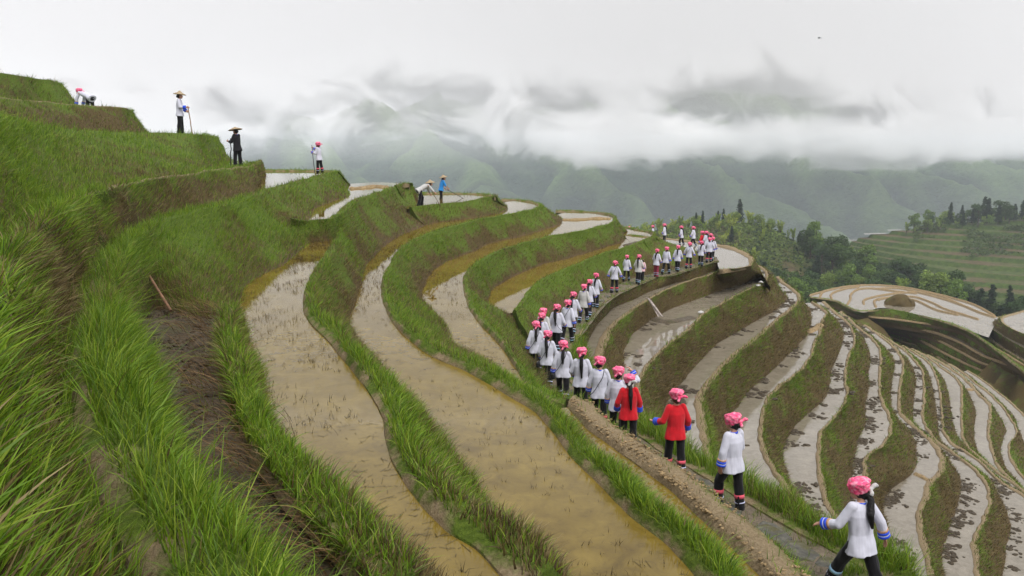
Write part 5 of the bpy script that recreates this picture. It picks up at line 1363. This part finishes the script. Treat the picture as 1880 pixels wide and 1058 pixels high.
# crumbs of clay on the ridge beside the path
Rr = catmull(DR, 10); nr_ = left_normal(Rr); n = 1200; i_ = RNG.integers(0, len(Rr), n)
p = Rr[i_].copy(); p[:, :2] += nr_[i_] * RNG.uniform(.0, .42, n)[:, None]; p[:, 2] += .14 - np.abs(RNG.normal(0, .02, n))
lumps('clay_crumbs', p, RNG.uniform(.006, .024, n), M_DIRT, .7)
# rice stubble and drowned straw in the near ponds
def stubble(name, ks, n, L, sizes):
    out = []
    for k, (a, b_) in ks:
        A_, B_ = pair(ci[k][a:b_] if a is not None else ci[k], c[k])
        i = RNG.integers(0, len(A_), n); t = RNG.uniform(.04, .96, n)[:, None]
        P = A_[i] * (1 - t) + B_[i] * t
        keep = fbm(P, .8, 33, 3) > .44; P = P[keep]
        m = RNG.integers(2, 6, len(P)); P = np.repeat(P, m, axis=0); P[:, :2] += RNG.normal(0, .018, (len(P), 2)); P[:, 2] -= .02
        d = np.linalg.norm(P, axis=1); keep = d < 30; P, d = P[keep], d[keep]
        V, C, T = blades(P, np.tile([0, 0, 1.0], (len(P), 1)), L * RNG.uniform(.4, 1.5, len(P)), np.maximum(.0028, d / FPX * .33), np.full(len(P), .0), 1.0, 2, 0)
        out.append((V, C * np.array([.42, .38, .4]), T))
    off, Vs, Cs, Ts = 0, [], [], []
    for V, C, T in out: Vs.append(V); Cs.append(C); Ts.append(T + off); off += len(V)
    tag(obj(name, mesh_np(name, np.vstack(Vs), np.vstack(Ts), M_BLADE, smooth=False, cols=np.vstack(Cs))), kind='stuff')
stubble('rice_stubble', [('P1', (None, None)), ('P2', (None, None)), ('P3', (None, None))], 1300, .075, None)
# floating straw: flat lying pieces
fp, fv = [], []
for k in ('P1', 'P2', 'P3'):
    A_, B_ = pair(ci[k], c[k]); n = 1100; i = RNG.integers(0, len(A_), n); t = RNG.uniform(.03, .97, n)[:, None]
    P = A_[i] * (1 - t) + B_[i] * t; P = P[(fbm(P, 1.1, 44, 3) > .5) & (np.linalg.norm(P, axis=1) < 24)]; P[:, 2] += .004
    fp.append(P)
P = np.vstack(fp); a = RNG.uniform(0, 3.14, len(P)); L = RNG.uniform(.015, .07, len(P)); w = np.maximum(.002, np.linalg.norm(P, axis=1) / FPX * .22)
dx = np.c_[np.cos(a), np.sin(a), 0 * a]; dy = np.c_[-np.sin(a), np.cos(a), 0 * a]
V = np.stack([P - dx * L[:, None] - dy * w[:, None], P + dx * L[:, None] - dy * w[:, None], P + dx * L[:, None] + dy * w[:, None], P - dx * L[:, None] + dy * w[:, None]], 1).reshape(-1, 3)
tag(obj('floating_straw', mesh_np('floating_straw', V, np.arange(len(V)).reshape(-1, 4), M_BLADE, smooth=False, cols=np.repeat(DRYS[RNG.integers(0, 4, len(P))] * .6, 4, axis=0))), kind='stuff')
# heaps of withered straw along the edge of the bare plot
hp, hn, hl = [], [], []
for px, py in ((372, 566), (392, 580), (378, 625), (385, 668), (396, 715), (410, 770), (372, 700), (455, 850), (500, 905), (560, 985), (470, 820), (600, 1030), (355, 600)):
    q = at(px, py, 2.27); n = 120
    P = q + RNG.normal(0, 1, (n, 3)) * np.array([.16, .22, .03]); hp.append(P); hl.append(RNG.uniform(.12, .34, n))
P = np.vstack(hp); nn_ = np.tile(unit([-.75, -.35, .25]), (len(P), 1)); d = np.linalg.norm(P, axis=1)
V, C, T = blades(P, nn_, np.concatenate(hl), np.maximum(.0026, d / FPX * .35), np.full(len(P), .04), 1.5, 4, 1.2)
tag(obj('withered_straw', mesh_np('withered_straw', V, T, M_BLADE, smooth=False, cols=C * np.array([1.05, .82, .75]))), kind='stuff')
# stepping stones of the path
M_STONE, snt, sb_ = new_mat('path_stone'); sco = objco(snt); sf = noise(snt, 9, 6, .65, sco)
snt.links.new(mixc(snt, ramp(snt, noise(snt, 3.5, 5, .7, sco), [(.46, 0.0), (.62, .85)]), ramp(snt, sf, [(.3, (.05, .048, .042)), (.55, (.10, .096, .082)), (.75, (.18, .165, .13))]), (.07, .065, .025)), sb_.inputs['Base Color']); sb_.inputs['Roughness'].default_value = .9; sb_.inputs['Specular IOR Level'].default_value = .15; bump(snt, sf, sb_, .5, .02)
def slab(p, r, yaw, seed):
    rg = np.random.default_rng(seed); n = 9; a = np.sort(np.arange(n) / n * 6.283 + rg.normal(0, .16, n)); rad = r * rg.uniform(.75, 1.15, n)
    ring = np.c_[np.cos(a) * rad * 1.3, np.sin(a) * rad * .85]
    zt = rg.normal(0, .006, n)
    V = [(x * 1.0, y, -.09) for x, y in ring] + [(x * 1.02, y * 1.02, .025 + z) for (x, y), z in zip(ring, zt)] + [(x * .9, y * .9, .045 + z) for (x, y), z in zip(ring, zt)] + [(0, 0, .048)]
    F4 = [(k * n + j, k * n + (j + 1) % n, (k + 1) * n + (j + 1) % n, (k + 1) * n + j) for k in (0, 1) for j in range(n)]
    F3 = [(2 * n + j, 2 * n + (j + 1) % n, 3 * n) for j in range(n)]
    o = obj('stone_slab', mesh_np('stone_slab', V, [np.array(F4), np.array(F3)], M_STONE, smooth=False)); o.location = p; o.rotation_euler = (rg.normal(0, .04), rg.normal(0, .04), yaw)
    return o
Lp, Rp = pair(PL, PR)
cen = Lp * .5 + Rp * .5; dist_ = np.r_[0, np.cumsum(np.linalg.norm(np.diff(cen, axis=0), axis=1))]
k = 0; s_ = 2.0
while s_ < dist_[-1] - .2:
    p = np.array([np.interp(s_, dist_, cen[:, j]) for j in range(3)]); q = np.array([np.interp(s_ + .2, dist_, cen[:, j]) for j in range(3)])
    d = np.linalg.norm(p); r = random.uniform(.13, .23)
    t = unit(q - p); p = p + np.array([-t[1], t[0], 0]) * random.uniform(-.12, .22)
    o = slab(p - np.array([0, 0, .01]), r, math.atan2(t[1], t[0]) + random.uniform(-.3, .3), k)
    tag(o, 'flat grey stone slab set in the grassy footpath', 'stone', 'stone slabs of the footpath')
    k += 1; s_ += random.uniform(.9, 1.9)
for (px, py), r, lab in (((1412, 985), .27, 'broad dark grey slab in the grass ahead of the nearest walker'), ((1472, 1018), .26, 'second broad dark slab, under the arm of the nearest walker'), ((1530, 1052), .25, 'dark slab at the foot of the nearest walker')):
    p = at(px, py, 5.54); o = slab(p + np.array([0, 0, .015]), r, 1.9, int(px)); tag(o, lab, 'stone', 'stone slabs of the footpath')
# wooden hoe handle left lying against the grassy bank
a_, b_ = at(240, 484, 1.5), at(314, 571, 2.33)
e = link(bpy.data.objects.new('wooden_pole', None)); e.location = b_; tag(e, 'brown wooden pole leaning on the grassy bank above the bare plot', 'pole')
b_ = at(314, 571, 2.33); a_ = b_ + unit(atd(240, np.linalg.norm(b_[:2]) + .25, 1.55) - b_) * 1.25
v, f = tube([(a_ - b_) * t for t in np.linspace(0, 1, 6)], [.021, .021, .02, .02, .019, .018], 8); obj('handle', mesh_np('handle', v, f, plain('red_brown_wood', (.20, .105, .06), .7, .3, 14)), e)
tag(link(bpy.data.objects.new('thin_stick', mesh_np('thin_stick', *tube([at(1812, 1010, 22.0) + q for q in (v3(0, 0, .3), v3(.7, -1.1, .2), v3(1.3, -2.3, .0))], [.035, .04, .03], 6), plain('grey_stick', (.05, .045, .04))))), 'thin dark stick lying on the brown bank at the lower right', 'stick')
# a pale rag hanging over the bank below the path
rp = at(1199, 566, 8.05); u_, v_ = np.meshgrid(np.linspace(0, 1, 8), np.linspace(0, 1, 14), indexing='ij')
w_ = .12 + .16 * v_
X = rp[0] - .3 + .62 * v_ + (u_ - .5) * w_ ; Y = rp[1] - .75 * v_ * .6 - .08 + .05 * np.sin(u_ * 9); Z = rp[2] + .55 - .85 * v_ + .04 * np.sin(u_ * 7 + v_ * 5)
rv = np.c_[X.ravel(), Y.ravel(), Z.ravel()]; rv2 = rv + np.array([.0, .02, -.02])
nf = grid_faces(8, 14)
tag(obj('white_sack', mesh_np('white_sack', np.vstack([rv, rv2]), np.vstack([nf, nf[:, ::-1] + len(rv)]), cloth('old_sack', (.34, .29, .26), var=.5))), 'torn pale sack hanging over the brown bank below the path', 'sack')
def scrap(px, py, h, s, lab):
    p = at(px, py, h); n = 7; a = np.arange(n) / n * 6.28; r = s * RNG.uniform(.5, 1.2, n)
    V = np.r_[np.c_[np.cos(a) * r * 1.5, np.sin(a) * r, RNG.uniform(0, s * .6, n)], [[0, 0, s * .9]]] ; V2 = V - np.array([0, 0, s * .25])
    T = np.array([(j, (j + 1) % n, n) for j in range(n)])
    Q = np.array([(j + n + 1, (j + 1) % n + n + 1, (j + 1) % n, j) for j in range(n)])
    o = obj('plastic_scrap', mesh_np('plastic_scrap', np.vstack([V, V2]), [np.vstack([T, T[:, ::-1] + n + 1]), Q], C_CREAM, smooth=False)); o.location = p; tag(o, lab, 'litter')
scrap(1287, 574, 8.7, .13, 'white plastic scrap on the rim above the muddy pond')
scrap(1397, 519, 8.65, .14, 'white plastic scrap at the tip of the muddy pond')
scrap(1392, 525, 8.68, .11, 'smaller white plastic scrap beside the other at the pond tip')
scrap(24, 355, .55, .04, 'tiny pale litter scrap in the grass at the far left')
# a bird against the mist
bp = at(1504, 70, -8.4)
bm_ = [ell((0, 0, 0), (.09, .25, .08)), ell((0, .24, .03), (.05, .07, .05))]
e = link(bpy.data.objects.new('bird', None)); e.location = bp; e.rotation_euler = (0, 0, math.radians(70)); e.scale = (.42,) * 3; tag(e, 'small dark bird flying high against the mist', 'bird')
DKB = plain('dark_feathers', (.02, .02, .022)); obj('body', fuse('body', bm_ + [limb((0, -.2, 0), (0, -.42, .0), .05, .03)], .02, 2, None, DKB), e)
for sd in (-1, 1):
    V = np.array([(sd * .05, .12, .02), (sd * .32, .16, .14), (sd * .62, .02, .06), (sd * .30, -.08, .12), (sd * .05, -.10, .02)]); V = np.vstack([V, V - np.array([0, 0, .02])])
    F4 = [(j, (j + 1) % 5, (j + 1) % 5 + 5, j + 5) for j in range(5)]
    obj('wing', mesh_np('wing', V, [np.array(F4), np.array([(0, 1, 3), (1, 2, 3), (0, 3, 4), (8, 6, 5), (8, 7, 6), (9, 8, 5)])], DKB, smooth=False), e)
# ------------------------------------------------------------------ light, sky, camera
W = bpy.data.worlds.new('World'); S.world = W; W.use_nodes = True
wn = W.node_tree
bg = wn.nodes['Background']
SUN_EL, SUN_AZ = math.radians(62), math.radians(150)
sky = wn.nodes.new('ShaderNodeTexSky'); sky.sky_type = 'NISHITA'; sky.sun_disc = False
sky.sun_elevation = SUN_EL; sky.sun_rotation = SUN_AZ; sky.air_density = 1.0; sky.dust_density = 3.0
wco = wn.nodes.new('ShaderNodeTexCoord').outputs['Generated']
mp_ = wn.nodes.new('ShaderNodeMapping'); mp_.inputs['Scale'].default_value = (1, 1, 2.6); wn.links.new(wco, mp_.inputs['Vector'])
cl = noise(wn, 2.2, 5, .55, mp_.outputs[0], .3)
cloudc = ramp(wn, cl, [(.3, (.60, .605, .64)), (.55, (.68, .68, .70)), (.75, (.74, .74, .755))])
sc_ = wn.nodes.new('ShaderNodeVectorMath'); sc_.operation = 'SCALE'; sc_.inputs['Scale'].default_value = 10.0
wn.links.new(cloudc, sc_.inputs[0])
wn.links.new(mixc(wn, .93, sky.outputs[0], sc_.outputs[0]), bg.inputs['Color'])
bg.inputs['Strength'].default_value = .1
sl = bpy.data.lights.new('sun', 'SUN'); sl.energy = 1.5; sl.angle = math.radians(25); sl.color = (1, .97, .92)
so = link(bpy.data.objects.new('sun', sl))
dirv = Vector((math.sin(SUN_AZ) * math.cos(SUN_EL), math.cos(SUN_AZ) * math.cos(SUN_EL), math.sin(SUN_EL)))
so.rotation_euler = dirv.to_track_quat('Z', 'Y').to_euler()
cam = bpy.data.cameras.new('camera'); cam.sensor_width = 36; cam.lens = FPX / 1880 * 36; cam.clip_end = 20000; cam.clip_start = .05
co_ = link(bpy.data.objects.new('camera', cam)); co_.rotation_euler = (math.pi / 2 - TH, 0, 0)
S.camera = co_
S.view_settings.view_transform = 'Standard'; S.view_settings.look = 'None'; S.view_settings.exposure = .84; S.view_settings.gamma = 1
S.render.engine = 'CYCLES'
S.cycles.use_denoising = True
S.cycles.max_bounces = 10; S.cycles.diffuse_bounces = 2; S.cycles.glossy_bounces = 3; S.cycles.transmission_bounces = 3; S.cycles.transparent_max_bounces = 8
S.cycles.volume_bounces = 1
S.cycles.caustics_reflective = False; S.cycles.caustics_refractive = False
S.cycles.volume_bounces = 10
S.cycles.volume_step_rate = .2
S.cycles.volume_max_steps = 256
